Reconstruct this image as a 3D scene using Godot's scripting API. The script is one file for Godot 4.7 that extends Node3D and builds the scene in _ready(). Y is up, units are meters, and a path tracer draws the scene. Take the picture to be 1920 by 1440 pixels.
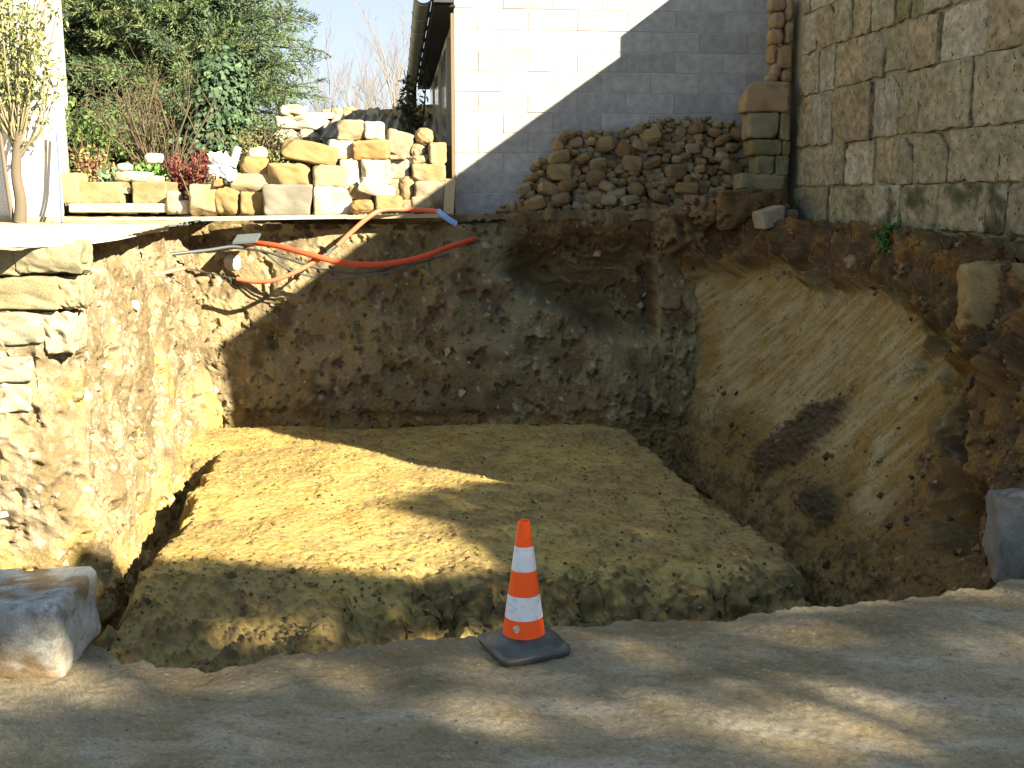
extends Node3D
# An excavated plot between old stone walls: earth pit, stacked limestone, block-built house, garden behind.

const EYE := Vector3(0, 1.7, 0)
const TILT := 9.8          # degrees the camera looks down
const FOCAL := 2021.0      # focal length in photograph pixels (1920 wide)
const SUN := Vector3(-1.0, -0.66, -0.84)   # direction in which sunlight travels

var _c := Color.WHITE      # colour of the vertex being made
var nA := FastNoiseLite.new()
var nB := FastNoiseLite.new()
var nC := FastNoiseLite.new()
var nD := FastNoiseLite.new()
var nCell := FastNoiseLite.new()
var nCell2 := FastNoiseLite.new()
var rng := RandomNumberGenerator.new()
var taken := {}
var M := {}

# ---------------------------------------------------------------- helpers

func noise_setup(n: FastNoiseLite, s: int, freq: float, oct: int, cell := false) -> void:
	n.seed = s
	n.frequency = freq
	n.noise_type = FastNoiseLite.TYPE_CELLULAR if cell else FastNoiseLite.TYPE_SIMPLEX_SMOOTH
	n.fractal_type = FastNoiseLite.FRACTAL_NONE if oct < 2 else FastNoiseLite.FRACTAL_FBM
	n.fractal_octaves = oct
	if cell:
		n.cellular_return_type = FastNoiseLite.RETURN_DISTANCE
		n.cellular_jitter = 1.0

func ss(a: float, b: float, x: float) -> float:
	return smoothstep(a, b, x)

func lin(r: float, g: float, b: float) -> Color:
	return Color(r, g, b)

func at(u: float, v: float, depth: float) -> Vector3:   # site survey: sight line through a photograph point to the plane z = -depth
	var a := (u - 960.0) / FOCAL
	var b := (720.0 - v) / FOCAL
	var p := deg_to_rad(TILT)
	var d := Vector3(a, b * cos(p) - sin(p), -b * sin(p) - cos(p))
	return EYE + d * (depth / -d.z)

func numbered(called: String) -> String:
	if not taken.has(called):
		taken[called] = 0
		return called
	taken[called] += 1
	return "%s_%03d" % [called, taken[called]]

func thing(called: String, label: String, category: String, pos := Vector3.ZERO, group := "") -> Node3D:
	var o := Node3D.new()
	o.name = numbered(called)
	add_child(o)
	o.position = pos
	tag(o, label, category, group)
	return o

func tag(o: Node, label: String, category: String, group := "") -> void:
	o.set_meta("label", label)
	o.set_meta("category", category)
	if group != "":
		o.set_meta("group", group)

func put(called: String, mesh: Mesh, mat: Material, parent: Node = null) -> MeshInstance3D:
	var o := MeshInstance3D.new()
	o.mesh = mesh
	o.material_override = mat
	if parent == null:
		o.name = numbered(called)
		add_child(o)
	else:
		o.name = called
		parent.add_child(o, true)
	return o

func structure(called: String, mesh: Mesh, mat: Material) -> MeshInstance3D:
	var o := put(called, mesh, mat)
	o.set_meta("kind", "structure")
	return o

func arrays_mesh(P: PackedVector3Array, N: PackedVector3Array, C: PackedColorArray, I: PackedInt32Array) -> ArrayMesh:
	var a := []
	a.resize(Mesh.ARRAY_MAX)
	a[Mesh.ARRAY_VERTEX] = P
	if N.size() > 0:
		a[Mesh.ARRAY_NORMAL] = N
	if C.size() > 0:
		a[Mesh.ARRAY_COLOR] = C
	a[Mesh.ARRAY_INDEX] = I
	var m := ArrayMesh.new()
	m.add_surface_from_arrays(Mesh.PRIMITIVE_TRIANGLES, a)
	return m

# grid surface; f(u, v) gives the point and sets _c; u runs right and v up as seen from outside
func sheet(nu: int, nv: int, f: Callable) -> ArrayMesh:
	var P := PackedVector3Array()
	var C := PackedColorArray()
	var w := nu + 1
	P.resize(w * (nv + 1))
	C.resize(w * (nv + 1))
	var k := 0
	for j in nv + 1:
		for i in w:
			P[k] = f.call(float(i) / nu, float(j) / nv)
			C[k] = _c
			k += 1
	var N := PackedVector3Array()
	N.resize(P.size())
	for j in nv + 1:
		for i in w:
			var du := P[j * w + mini(i + 1, nu)] - P[j * w + maxi(i - 1, 0)]
			var dv := P[mini(j + 1, nv) * w + i] - P[maxi(j - 1, 0) * w + i]
			N[j * w + i] = du.cross(dv).normalized()
	var I := PackedInt32Array()
	I.resize(nu * nv * 6)
	k = 0
	for j in nv:
		for i in nu:
			var a := j * w + i
			I[k] = a; I[k + 1] = a + w; I[k + 2] = a + 1
			I[k + 3] = a + 1; I[k + 4] = a + w; I[k + 5] = a + w + 1
			k += 6
	return arrays_mesh(P, N, C, I)

# rounded, chipped, uneven block of stone; colours from paint(p, n)
func stone_mesh(size: Vector3, s: int, edge: float, rough: float, n: int, cuts: int, paint: Callable) -> ArrayMesh:
	var r := RandomNumberGenerator.new()
	r.seed = s
	var half := size * 0.5
	edge = minf(edge, minf(half.x, minf(half.y, half.z)) * 0.98)
	var planes := []
	for k in cuts:
		var d := Vector3(r.randf_range(-1, 1), r.randf_range(-1, 1), r.randf_range(-1, 1)).normalized()
		var reach := absf(d.x) * half.x + absf(d.y) * half.y + absf(d.z) * half.z
		planes.append([d, reach * r.randf_range(0.62, 0.86)])
	var off := Vector3(r.randf() * 50, r.randf() * 50, r.randf() * 50)
	var fr := 0.22 / maxf(0.05, (size.x + size.y + size.z) / 3.0)
	var ids := {}
	var P := PackedVector3Array()
	var C := PackedColorArray()
	var I := PackedInt32Array()
	var axes := [[0, 1, 2], [1, 2, 0], [2, 0, 1]]
	for face in 6:
		var ax: Array = axes[face / 2]
		var sg := 1 if face % 2 == 0 else -1
		var grid := PackedInt32Array()
		for j in n + 1:
			for i in n + 1:
				var key := Vector3i.ZERO
				key[ax[0]] = n if sg > 0 else 0
				key[ax[1]] = i
				key[ax[2]] = j
				if not ids.has(key):
					var q := Vector3(key) / n * 2.0 - Vector3.ONE
					for m in 3:
						q[m] = lerpf(q[m], sin(q[m] * PI * 0.5), 0.6)
					var p := q * half
					var c := p.clamp(-half + Vector3.ONE * edge, half - Vector3.ONE * edge)
					var d := p - c
					if d.length() > 1e-6:
						p = c + d.normalized() * minf(edge, d.length() if d.length() < edge else edge)
					if d.length() > 1e-6:      # chipped arrises
						p -= p.normalized() * rough * 1.3 * ss(0.0, 0.45, nB.get_noise_3dv(p * 2.2 + off)) * ss(0.0, 0.7, d.length() / edge)
					for pl in planes:
						var e: float = p.dot(pl[0]) - pl[1]
						if e > 0.0:
							p -= (pl[0] as Vector3) * e * 0.92
					var nn := p.normalized()
					p += nn * (nB.get_noise_3dv((p * fr * 1.0 * 2.0 + off)) * rough * 1.6 + nC.get_noise_3dv(p * 0.6 + off) * rough * 0.45)
					ids[key] = P.size()
					P.append(p)
					C.append(paint.call(p + off, nn))
				grid.append(ids[key])
		for j in n:
			for i in n:
				var a := grid[j * (n + 1) + i]
				var b := grid[j * (n + 1) + i + 1]
				var c2 := grid[(j + 1) * (n + 1) + i]
				var d2 := grid[(j + 1) * (n + 1) + i + 1]
				if sg > 0:
					I.append_array([a, c2, b, b, c2, d2])
				else:
					I.append_array([a, b, c2, b, d2, c2])
	return arrays_mesh(P, smooth_normals(P, I), C, I)

func smooth_normals(P: PackedVector3Array, I: PackedInt32Array) -> PackedVector3Array:
	var N := PackedVector3Array()
	N.resize(P.size())
	for k in range(0, I.size(), 3):
		var fn := (P[I[k + 2]] - P[I[k]]).cross(P[I[k + 1]] - P[I[k]])
		N[I[k]] += fn
		N[I[k + 1]] += fn
		N[I[k + 2]] += fn
	for k in N.size():
		N[k] = N[k].normalized()
	return N

# collector of simple shapes for one mesh
class Soup:
	var P := PackedVector3Array()
	var N := PackedVector3Array()
	var C := PackedColorArray()
	var I := PackedInt32Array()
	func tri(a: Vector3, b: Vector3, c: Vector3, col: Color) -> void:
		var n := (c - a).cross(b - a).normalized()
		var k := P.size()
		P.append(a); P.append(b); P.append(c)
		N.append(n); N.append(n); N.append(n)
		C.append(col); C.append(col); C.append(col)
		I.append(k); I.append(k + 1); I.append(k + 2)
	func quad(a: Vector3, b: Vector3, c: Vector3, d: Vector3, col: Color) -> void:
		tri(a, b, c, col)
		tri(a, c, d, col)
	func leaf(p: Vector3, along: Vector3, across: Vector3, col: Color) -> void:   # diamond
		var n := along.cross(across).normalized()
		var k := P.size()
		P.append(p); P.append(p + along * 0.45 + across); P.append(p + along); P.append(p + along * 0.45 - across)
		for m in 4:
			N.append(n); C.append(col)
		I.append_array([k, k + 1, k + 2, k, k + 2, k + 3])
	func box(c: Vector3, size: Vector3, col: Color, basis := Basis.IDENTITY) -> void:
		var h := size * 0.5
		var v := []
		for z in [-1, 1]:
			for y in [-1, 1]:
				for x in [-1, 1]:
					v.append(c + basis * Vector3(x * h.x, y * h.y, z * h.z))
		quad(v[4], v[6], v[7], v[5], col); quad(v[1], v[3], v[2], v[0], col)
		quad(v[0], v[2], v[6], v[4], col); quad(v[5], v[7], v[3], v[1], col)
		quad(v[6], v[2], v[3], v[7], col); quad(v[0], v[4], v[5], v[1], col)
	func tube(pts: Array, r0: float, r1: float, sides: int, col: Color, caps := true) -> void:
		var n := pts.size()
		var up := Vector3.UP
		var base := P.size()
		var t0: Vector3 = (pts[1] - pts[0]).normalized()
		if absf(t0.dot(up)) > 0.9:
			up = Vector3.RIGHT
		var sx := t0.cross(up).normalized()
		for i in n:
			var t: Vector3 = (pts[mini(i + 1, n - 1)] - pts[maxi(i - 1, 0)]).normalized()
			sx = (sx - t * sx.dot(t)).normalized()
			var sy := t.cross(sx)
			var r := lerpf(r0, r1, float(i) / (n - 1))
			for k in sides:
				var a := TAU * k / sides
				var d := sx * cos(a) + sy * sin(a)
				P.append((pts[i] as Vector3) + d * r)
				N.append(d)
				C.append(col)
		for i in n - 1:
			for k in sides:
				var a := base + i * sides + k
				var b := base + i * sides + (k + 1) % sides
				I.append_array([a, a + sides, b, b, a + sides, b + sides])
		if caps:
			for e in 2:
				var o := base + (n - 1) * sides * e
				for k in range(1, sides - 1):
					if e == 0:
						I.append_array([o, o + k, o + k + 1])
					else:
						I.append_array([o, o + k + 1, o + k])
	func mesh() -> ArrayMesh:
		var a := []
		a.resize(Mesh.ARRAY_MAX)
		a[Mesh.ARRAY_VERTEX] = P
		a[Mesh.ARRAY_NORMAL] = N
		a[Mesh.ARRAY_COLOR] = C
		a[Mesh.ARRAY_INDEX] = I
		var m := ArrayMesh.new()
		m.add_surface_from_arrays(Mesh.PRIMITIVE_TRIANGLES, a)
		return m

func spline(pts: Array, steps: int) -> Array:
	var out := []
	var n := pts.size()
	for i in n - 1:
		var a: Vector3 = pts[maxi(i - 1, 0)]
		var b: Vector3 = pts[i]
		var c: Vector3 = pts[i + 1]
		var d: Vector3 = pts[mini(i + 2, n - 1)]
		for k in steps:
			out.append(b.cubic_interpolate(c, a, d, float(k) / steps))
	out.append(pts[n - 1])
	return out

func along(xs: Array, ys: Array, x: float) -> float:     # piecewise linear through (xs, ys), xs rising
	if x <= xs[0]:
		return ys[0]
	for i in range(1, xs.size()):
		if x <= xs[i]:
			return lerpf(ys[i - 1], ys[i], (x - xs[i - 1]) / (xs[i] - xs[i - 1]))
	return ys[-1]

func rv(s := 1.0) -> Vector3:
	return Vector3(rng.randf_range(-s, s), rng.randf_range(-s, s), rng.randf_range(-s, s))

# ---------------------------------------------------------------- materials

func grain_texture(s: int, freq: float, lo: float, hi: float, cell := false) -> NoiseTexture2D:
	var n := FastNoiseLite.new()
	n.seed = s
	n.frequency = freq
	n.noise_type = FastNoiseLite.TYPE_CELLULAR if cell else FastNoiseLite.TYPE_SIMPLEX_SMOOTH
	n.fractal_octaves = 5
	n.fractal_gain = 0.6
	var t := NoiseTexture2D.new()
	t.width = 1024
	t.height = 1024
	t.seamless = true
	t.noise = n
	var g := Gradient.new()
	g.set_color(0, Color(lo, lo, lo))
	g.set_color(1, Color(hi, hi, hi))
	t.color_ramp = g
	return t

func mat(rough := 0.95, tex: Texture2D = null, scale := 1.0, bump: Texture2D = null, relief := 0.0, world := true) -> StandardMaterial3D:
	var m := StandardMaterial3D.new()
	m.vertex_color_use_as_albedo = true
	m.roughness = rough
	m.metallic_specular = 0.25
	if tex != null:
		m.albedo_texture = tex
		m.uv1_triplanar = true
		m.uv1_world_triplanar = world
		m.uv1_scale = Vector3.ONE * scale
	if bump != null:
		m.heightmap_enabled = true
		m.heightmap_texture = bump
		m.heightmap_scale = relief
		m.uv1_triplanar = true
		m.uv1_world_triplanar = world
		m.uv1_scale = Vector3.ONE * scale
	return m

func pit_texture() -> ImageTexture:      # holes in old limestone: dark dirt-filled specks on an even ground
	var r := RandomNumberGenerator.new()
	r.seed = 55
	var n := FastNoiseLite.new()
	n.seed = 8
	n.frequency = 0.012
	n.fractal_octaves = 5
	var N := 1024
	var im := n.get_seamless_image(N, N)
	im.convert(Image.FORMAT_RGB8)
	for y in N:
		for x in N:
			var v := 0.66 + 0.34 * im.get_pixel(x, y).r
			im.set_pixel(x, y, Color(v, v, v))
	for k in 1500:
		var cx := r.randi() % N
		var cy := r.randi() % N
		if n.get_noise_2d(cx * 0.6, cy * 0.6) < r.randf_range(-0.25, 0.35):
			continue
		var rx := 1.5 + 5.0 * pow(r.randf(), 2.5)
		var ry := rx * r.randf_range(0.8, 2.2)
		var v := r.randf_range(0.22, 0.5)
		for y in range(-int(ry) - 1, int(ry) + 2):
			for x in range(-int(rx) - 1, int(rx) + 2):
				var e := x * x / (rx * rx) + y * y / (ry * ry) + r.randf_range(-0.25, 0.25)
				if e < 1.0:
					im.set_pixel(posmod(cx + x, N), posmod(cy + y, N), Color(v, v, v * 0.95))
	return ImageTexture.create_from_image(im)

func materials() -> void:
	var pits := pit_texture()
	var grain := grain_texture(3, 0.03, 0.62, 1.0)
	var fine := grain_texture(7, 0.06, 0.7, 1.0)
	M.earth = mat(1.0, grain, 1.9, grain, 0.5)
	M.sand = mat(1.0, fine, 2.3, fine, 0.35)
	M.road = mat(0.97, fine, 1.7, fine, 0.25)
	M.stone = mat(0.95, grain, 2.6, grain, 0.35)
	M.pitted = mat(0.97, pits, 0.85, pits, 0.9)
	M.block = mat(0.95, grain_texture(21, 0.010, 0.8, 1.0), 0.75, fine, 0.12)
	M.render = mat(0.9, fine, 1.2, fine, 0.1)
	M.wood = mat(0.8, grain, 4.0, grain, 0.08)
	M.bark = mat(0.95, grain, 6.0, grain, 0.4)
	M.plain = mat(0.6)
	M.plastic = mat(0.42)
	M.rubber = mat(0.5)
	M.rubber.metallic_specular = 0.5
	M.leaf = mat(0.55)
	M.leaf.backlight = Color(0.35, 0.4, 0.2)
	M.ivy = mat(0.6)
	M.needle = mat(0.8)
	M.metal = mat(0.45)
	M.metal.metallic = 0.7
	M.glass = StandardMaterial3D.new()
	M.glass.albedo_color = Color(0.55, 0.62, 0.66, 0.35)
	M.glass.transparency = BaseMaterial3D.TRANSPARENCY_ALPHA
	M.glass.roughness = 0.05
	M.bag = mat(0.35)
	M.bag.backlight = Color(0.5, 0.5, 0.5)

# ---------------------------------------------------------------- light and camera

func light_and_camera() -> void:
	var cam := Camera3D.new()
	cam.name = "camera"
	add_child(cam)
	cam.position = EYE
	cam.rotation_degrees = Vector3(-TILT, 0, 0)
	cam.fov = rad_to_deg(2.0 * atan(720.0 / FOCAL))
	cam.near = 0.05
	cam.far = 900.0
	cam.current = true
	var env := Environment.new()
	env.background_mode = Environment.BG_SKY
	var sky := Sky.new()
	var sm := ProceduralSkyMaterial.new()
	sm.sky_top_color = lin(0.080, 0.117, 0.172).linear_to_srgb()
	sm.sky_horizon_color = lin(0.215, 0.240, 0.252).linear_to_srgb()
	sm.sky_curve = 0.16
	sm.ground_horizon_color = lin(0.19, 0.19, 0.18).linear_to_srgb()
	sm.ground_bottom_color = lin(0.09, 0.085, 0.07).linear_to_srgb()
	sm.sun_angle_max = 0.0
	sky.sky_material = sm
	env.sky = sky
	env.tonemap_mode = Environment.TONE_MAPPER_LINEAR
	env.tonemap_exposure = 5.0
	env.sdfgi_enabled = true
	env.ssao_enabled = true
	env.ssil_enabled = true
	var we := WorldEnvironment.new()
	we.name = "environment"
	we.environment = env
	add_child(we)
	var sun := DirectionalLight3D.new()
	sun.name = "sun"
	sun.light_energy = 1.6
	sun.light_color = Color(1.0, 0.95, 0.84)
	sun.light_angular_distance = 0.5
	sun.shadow_enabled = true
	add_child(sun)
	sun.look_at_from_position(-SUN * 10.0, Vector3.ZERO)

# ---------------------------------------------------------------- earth

const ROAD_X := [-3.4, -2.2, -1.63, -1.47, -1.12, -0.74, -0.46, -0.13, 0.2, 0.86, 1.23, 2.15, 2.5, 3.4]
const ROAD_Z := [-4.7, -4.3, -4.03, -3.86, -3.80, -3.95, -4.03, -4.11, -4.19, -4.25, -4.37, -4.66, -4.86, -5.0]

func road_point(u: float, v: float) -> Vector3:
	var x := lerpf(-3.2, 3.3, u)
	var edge := along(ROAD_X, ROAD_Z, x) + nB.get_noise_2d(x * 1.2, 3.0) * 0.05 + nC.get_noise_2d(x, 9.0) * 0.02
	var z: float
	var y := 0.0
	if v < 0.82:
		z = lerpf(-2.5, edge, v / 0.82)
		y = -0.035 * ss(0.30, 0.0, z - edge)
	else:
		var t := (v - 0.82) / 0.18
		z = edge - 0.10 * t - 0.05 * sin(t * 3.1)
		y = -0.035 - 0.95 * t
	var q := Vector3(x, 0.0, z)
	var streak := nB.get_noise_3d(x * 0.35, 0.0, z * 1.1 - x * 0.12)
	var patch := nA.get_noise_3d(x * 1.3, 5.0, z * 2.2)
	y += nA.get_noise_3dv(q * 1.6) * 0.02 + streak * 0.010 + nC.get_noise_3dv(q * 0.8) * 0.005 + maxf(0.0, nC.get_noise_3dv(q * 1.9)) * 0.006 - nCell2.get_noise_3dv(q * 1.2) * 0.0025 + nD.get_noise_3dv(q) * 0.002
	var cgrey := lin(0.335, 0.27, 0.17)
	var cpale := lin(0.41, 0.345, 0.24)
	var cbrown := lin(0.205, 0.155, 0.085)
	_c = cgrey.lerp(cpale, ss(0.0, 0.35, streak))
	_c = _c.lerp(cbrown, ss(-0.05, -0.4, patch) * 0.35 + ss(0.9, 0.05, z - edge + patch * 0.9) * 0.5)
	_c = _c.lerp(lin(0.26, 0.165, 0.05), ss(0.18, 0.5, nA.get_noise_3d(x * 1.8 + 40.0, 1.0, z * 3.0)) * 0.28)
	_c = _c * (1.0 + 0.30 * nD.get_noise_3d(x * 1.3, 4.0, z * 1.3) + 0.10 * nC.get_noise_3d(x * 0.6, 8.0, z * 1.6))
	_c = _c.lerp(lin(0.12, 0.10, 0.075), ss(0.22, 0.5, nC.get_noise_3d(x * 0.5, 2.0, z * 1.2)) * 0.4)
	if nD.get_noise_3d(x, 0, z) > 0.5:
		_c = _c.lerp(lin(0.50, 0.46, 0.38), 0.4)
	elif nD.get_noise_3d(x * 0.8, 9, z * 0.8) > 0.48:
		_c = _c.lerp(lin(0.15, 0.125, 0.085), 0.5)
	return Vector3(x, y, z)

const PL_Z := [-10.2, -8.8, -7.6, -6.75, -6.3, -5.8, -5.1, -4.2]
const PL_L := [-2.66, -2.50, -2.33, -2.20, -2.23, -2.15, -2.02, -1.9]
const PL_R := [1.04, 1.25, 1.44, 1.62, 1.70, 1.72, 1.75, 1.8]

func floor_height(x: float, z: float) -> float:
	var w := nB.get_noise_2d(x * 0.5 + 7.0, z * 0.6) * 0.10 + nC.get_noise_2d(x * 0.6, z * 0.6) * 0.05
	var l := along(PL_Z, PL_L, z) + w
	var r := along(PL_Z, PL_R, z) + w
	var top := -0.45 + nA.get_noise_2d(x * 0.7, z * 0.7) * 0.05
	var left_deep := ss(-9.3, -8.6, z)
	var down := ss(0.04, -0.08, x - l) * 0.48 * left_deep
	down = maxf(down, ss(0.06, -0.14, r - x) * 0.42)
	# front bank
	var crest := -6.0 + nB.get_noise_2d(x * 0.5, 31.0) * 0.15
	var steep := ss(-1.0, -0.5, x)
	var gentle := ss(crest, -4.6, z) * 0.25
	var bank := ss(crest - 0.16, crest + 0.62, z + nB.get_noise_2d(x * 0.8, z * 0.8) * 0.2) * 0.38
	bank = lerpf(gentle, bank, steep)
	bank *= 1.0 - 0.75 * exp(-pow((x + 0.98) / 0.10, 2.0)) * ss(-4.8, -5.2, z)
	down = maxf(down, bank)
	# drop at the back foot
	down = maxf(down, 0.08 * ss(-10.0, -10.12, z))
	var h := top - down
	return h

func floor_point(x: float, z: float) -> Vector3:
	var h := floor_height(x, z)
	var e := 0.03
	var nrm := Vector3(h - floor_height(x + e, z), e, h - floor_height(x, z + e)).normalized()
	var q := Vector3(x, h, z)
	var on_top := ss(-0.62, -0.5, h)
	var clod := nCell.get_noise_3dv(q * 1.1)
	var b := nB.get_noise_3dv(q)
	var c := nC.get_noise_3dv(q)
	var f := nD.get_noise_3dv(q)
	var rakes := nC.get_noise_3d(x * 0.35 + z * 0.10, 3.0, z * 1.5 - x * 0.35)
	var crumb := ss(0.12, 0.5, c) * ss(-0.25, 0.3, b + nA.get_noise_3dv(q * 1.5) * 0.5)
	var y := b * 0.007 + c * 0.007 + rakes * 0.005 - nCell2.get_noise_3dv(q * 0.9) * 0.004 + f * 0.004 - clod * 0.004 + crumb * 0.013
	y += (1.0 - on_top) * (b * 0.045 + c * 0.022 - clod * 0.012)
	var front := ss(-6.2, -5.8, z)
	y += front * (b * 0.028 + maxf(0.0, c) * 0.022 - clod * 0.010)
	var sand := lin(0.47, 0.355, 0.125)
	var sand2 := lin(0.41, 0.28, 0.08)
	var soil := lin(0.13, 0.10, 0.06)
	_c = sand.lerp(sand2, ss(-0.3, 0.4, b))
	_c = _c.lerp(soil, crumb * 0.65)
	var dirty := ss(-0.1, 0.35, nA.get_noise_3d(x * 1.1 + 20.0, 0.0, z * 1.1) + rakes * 0.4 + ss(-0.2, 1.2, x) * 0.30 + front * 0.15)
	_c = _c.lerp(lin(0.25, 0.172, 0.08), dirty * (0.35 + 0.5 * ss(0.0, 0.25, c + b * 0.4)))
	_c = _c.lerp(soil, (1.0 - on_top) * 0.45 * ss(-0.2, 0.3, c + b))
	_c = _c.lerp(lin(0.10, 0.085, 0.055), ss(0.25, 0.5, f + rakes * 0.6) * 0.5)
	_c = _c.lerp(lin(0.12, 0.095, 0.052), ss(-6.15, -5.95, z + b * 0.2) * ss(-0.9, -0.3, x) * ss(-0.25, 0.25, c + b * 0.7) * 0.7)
	return Vector3(x, h, z) + nrm * y

func floor_sheet(u: float, v: float) -> Vector3:
	var z := lerpf(-4.0, -10.7, v)
	var x0 := lerpf(-2.55, -3.35, v)
	var x1 := lerpf(2.75, 1.95, v)
	return floor_point(lerpf(x0, x1, u), z)

const LW := [Vector2(-4.2, -5.78), Vector2(-3.4, -5.84), Vector2(-2.66, -5.98), Vector2(-2.50, -6.22), Vector2(-2.74, -7.8), Vector2(-2.93, -9.4), Vector2(-3.02, -10.6)]

func poly(pts: Array, s: float) -> Array:        # point and left-hand normal along a plan polyline, s in metres
	for i in range(1, pts.size()):
		var a: Vector2 = pts[i - 1]
		var b: Vector2 = pts[i]
		var l := a.distance_to(b)
		if s <= l or i == pts.size() - 1:
			var d := (b - a) / l
			return [a + d * s, Vector2(-d.y, d.x)]
		s -= l
	return []

func left_wall(u: float, v: float) -> Vector3:
	var s := u * 7.1
	var a := poly(LW, s)
	var b := poly(LW, clampf(s + 0.2, 0, 7.1))
	var b2 := poly(LW, clampf(s - 0.2, 0, 7.1))
	var p: Vector2 = a[0]
	var n: Vector2 = (a[1] + b[1] + b2[1]).normalized()
	var y := lerpf(-0.95, 1.44, v)
	var q := Vector3(p.x, y, p.y)
	var A := nA.get_noise_3dv(q * 1.4)
	var B := nB.get_noise_3dv(q)
	var C := nC.get_noise_3dv(q)
	var cl := nCell.get_noise_3dv(q * 0.9)
	var rm := 0.35 + 0.9 * ss(-0.3, 0.35, nA.get_noise_3dv(q * 2.0 + Vector3(31, 7, 5)))
	var d := A * 0.10 + (B * 0.038 + C * 0.018 - cl * 0.012) * rm + nD.get_noise_3dv(q) * 0.006
	d -= ss(0.15, 0.45, nB.get_noise_3dv(q * 1.3 + Vector3(9, 9, 9))) * 0.045
	d -= (y - 0.2) * 0.07
	d -= ss(1.15, 1.42, y) * 0.05
	var corner := exp(-pow((p.y + 10.1) / 0.35, 2.0)) * ss(0.3, -0.4, y)
	d += corner * 0.14
	p -= n * d * -1.0
	var tan := lin(0.285, 0.222, 0.132)
	var pale := lin(0.41, 0.34, 0.235)
	var brown := lin(0.20, 0.148, 0.075)
	var yellow := lin(0.46, 0.335, 0.11)
	_c = tan.lerp(pale, ss(-0.15, 0.45, B * 0.5 + C * 0.6) * 0.8)
	_c = _c.lerp(brown, ss(-0.05, 0.3, A * 0.5 + nB.get_noise_3dv(q * 0.7 + Vector3(3, 30, 3))) * 0.85)
	_c = _c.lerp(yellow, ss(-0.1, -0.8, y + nA.get_noise_3dv(q * 2.0) * 0.7) * 0.65)
	_c = _c.lerp(yellow, ss(0.25, 0.5, nA.get_noise_3d(q.x * 2 + 11, q.y * 1.4, q.z * 2)) * 0.6 * ss(0.9, 0.4, y))
	_c = _c.lerp(lin(0.62, 0.56, 0.46), ss(0.36, 0.55, nC.get_noise_3dv(q * 0.55 + Vector3(4, 4, 4))) * 0.5)
	_c = _c.lerp(lin(0.09, 0.065, 0.04), ss(0.35, 0.62, nC.get_noise_3dv(q * 0.6 + Vector3(14, 4, 4))) * 0.6)
	_c = _c.lerp(yellow, corner)
	return Vector3(p.x, y, p.y)

func back_wall_z(x: float, y: float) -> float:
	var t := (y + 0.5) / 2.0
	var z := lerpf(-10.22, -10.62, clampf(t, -0.2, 1.1))
	z -= 0.03 * (x + 3.0) * 0.3
	# scooped dark recess under the rubble heap
	var edge_r := 1.40 + nB.get_noise_2d(y * 0.8, 4.0) * 0.05
	var edge_l := lerpf(0.75, -0.05, ss(0.35, 1.0, y)) + nB.get_noise_2d(y * 0.7, 14.0) * 0.1
	var rec := ss(edge_l - 0.15, edge_l + 0.25, x) * ss(edge_r + 0.03, edge_r - 0.03, x) * ss(0.28, 0.55, y) * lerpf(0.06, 1.0, ss(1.56, 0.95, y))
	z -= rec * 0.46
	# spoil foot leaning on the wall
	z += 0.22 * ss(0.35, -0.4, y) * ss(-0.2, 0.9, x)
	z += 0.16 * exp(-pow((x - 1.05) / 0.5, 2.0)) * ss(0.7, 0.0, y)
	# undercut foot
	z -= 0.05 * ss(-0.30, -0.42, y)
	return z

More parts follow.
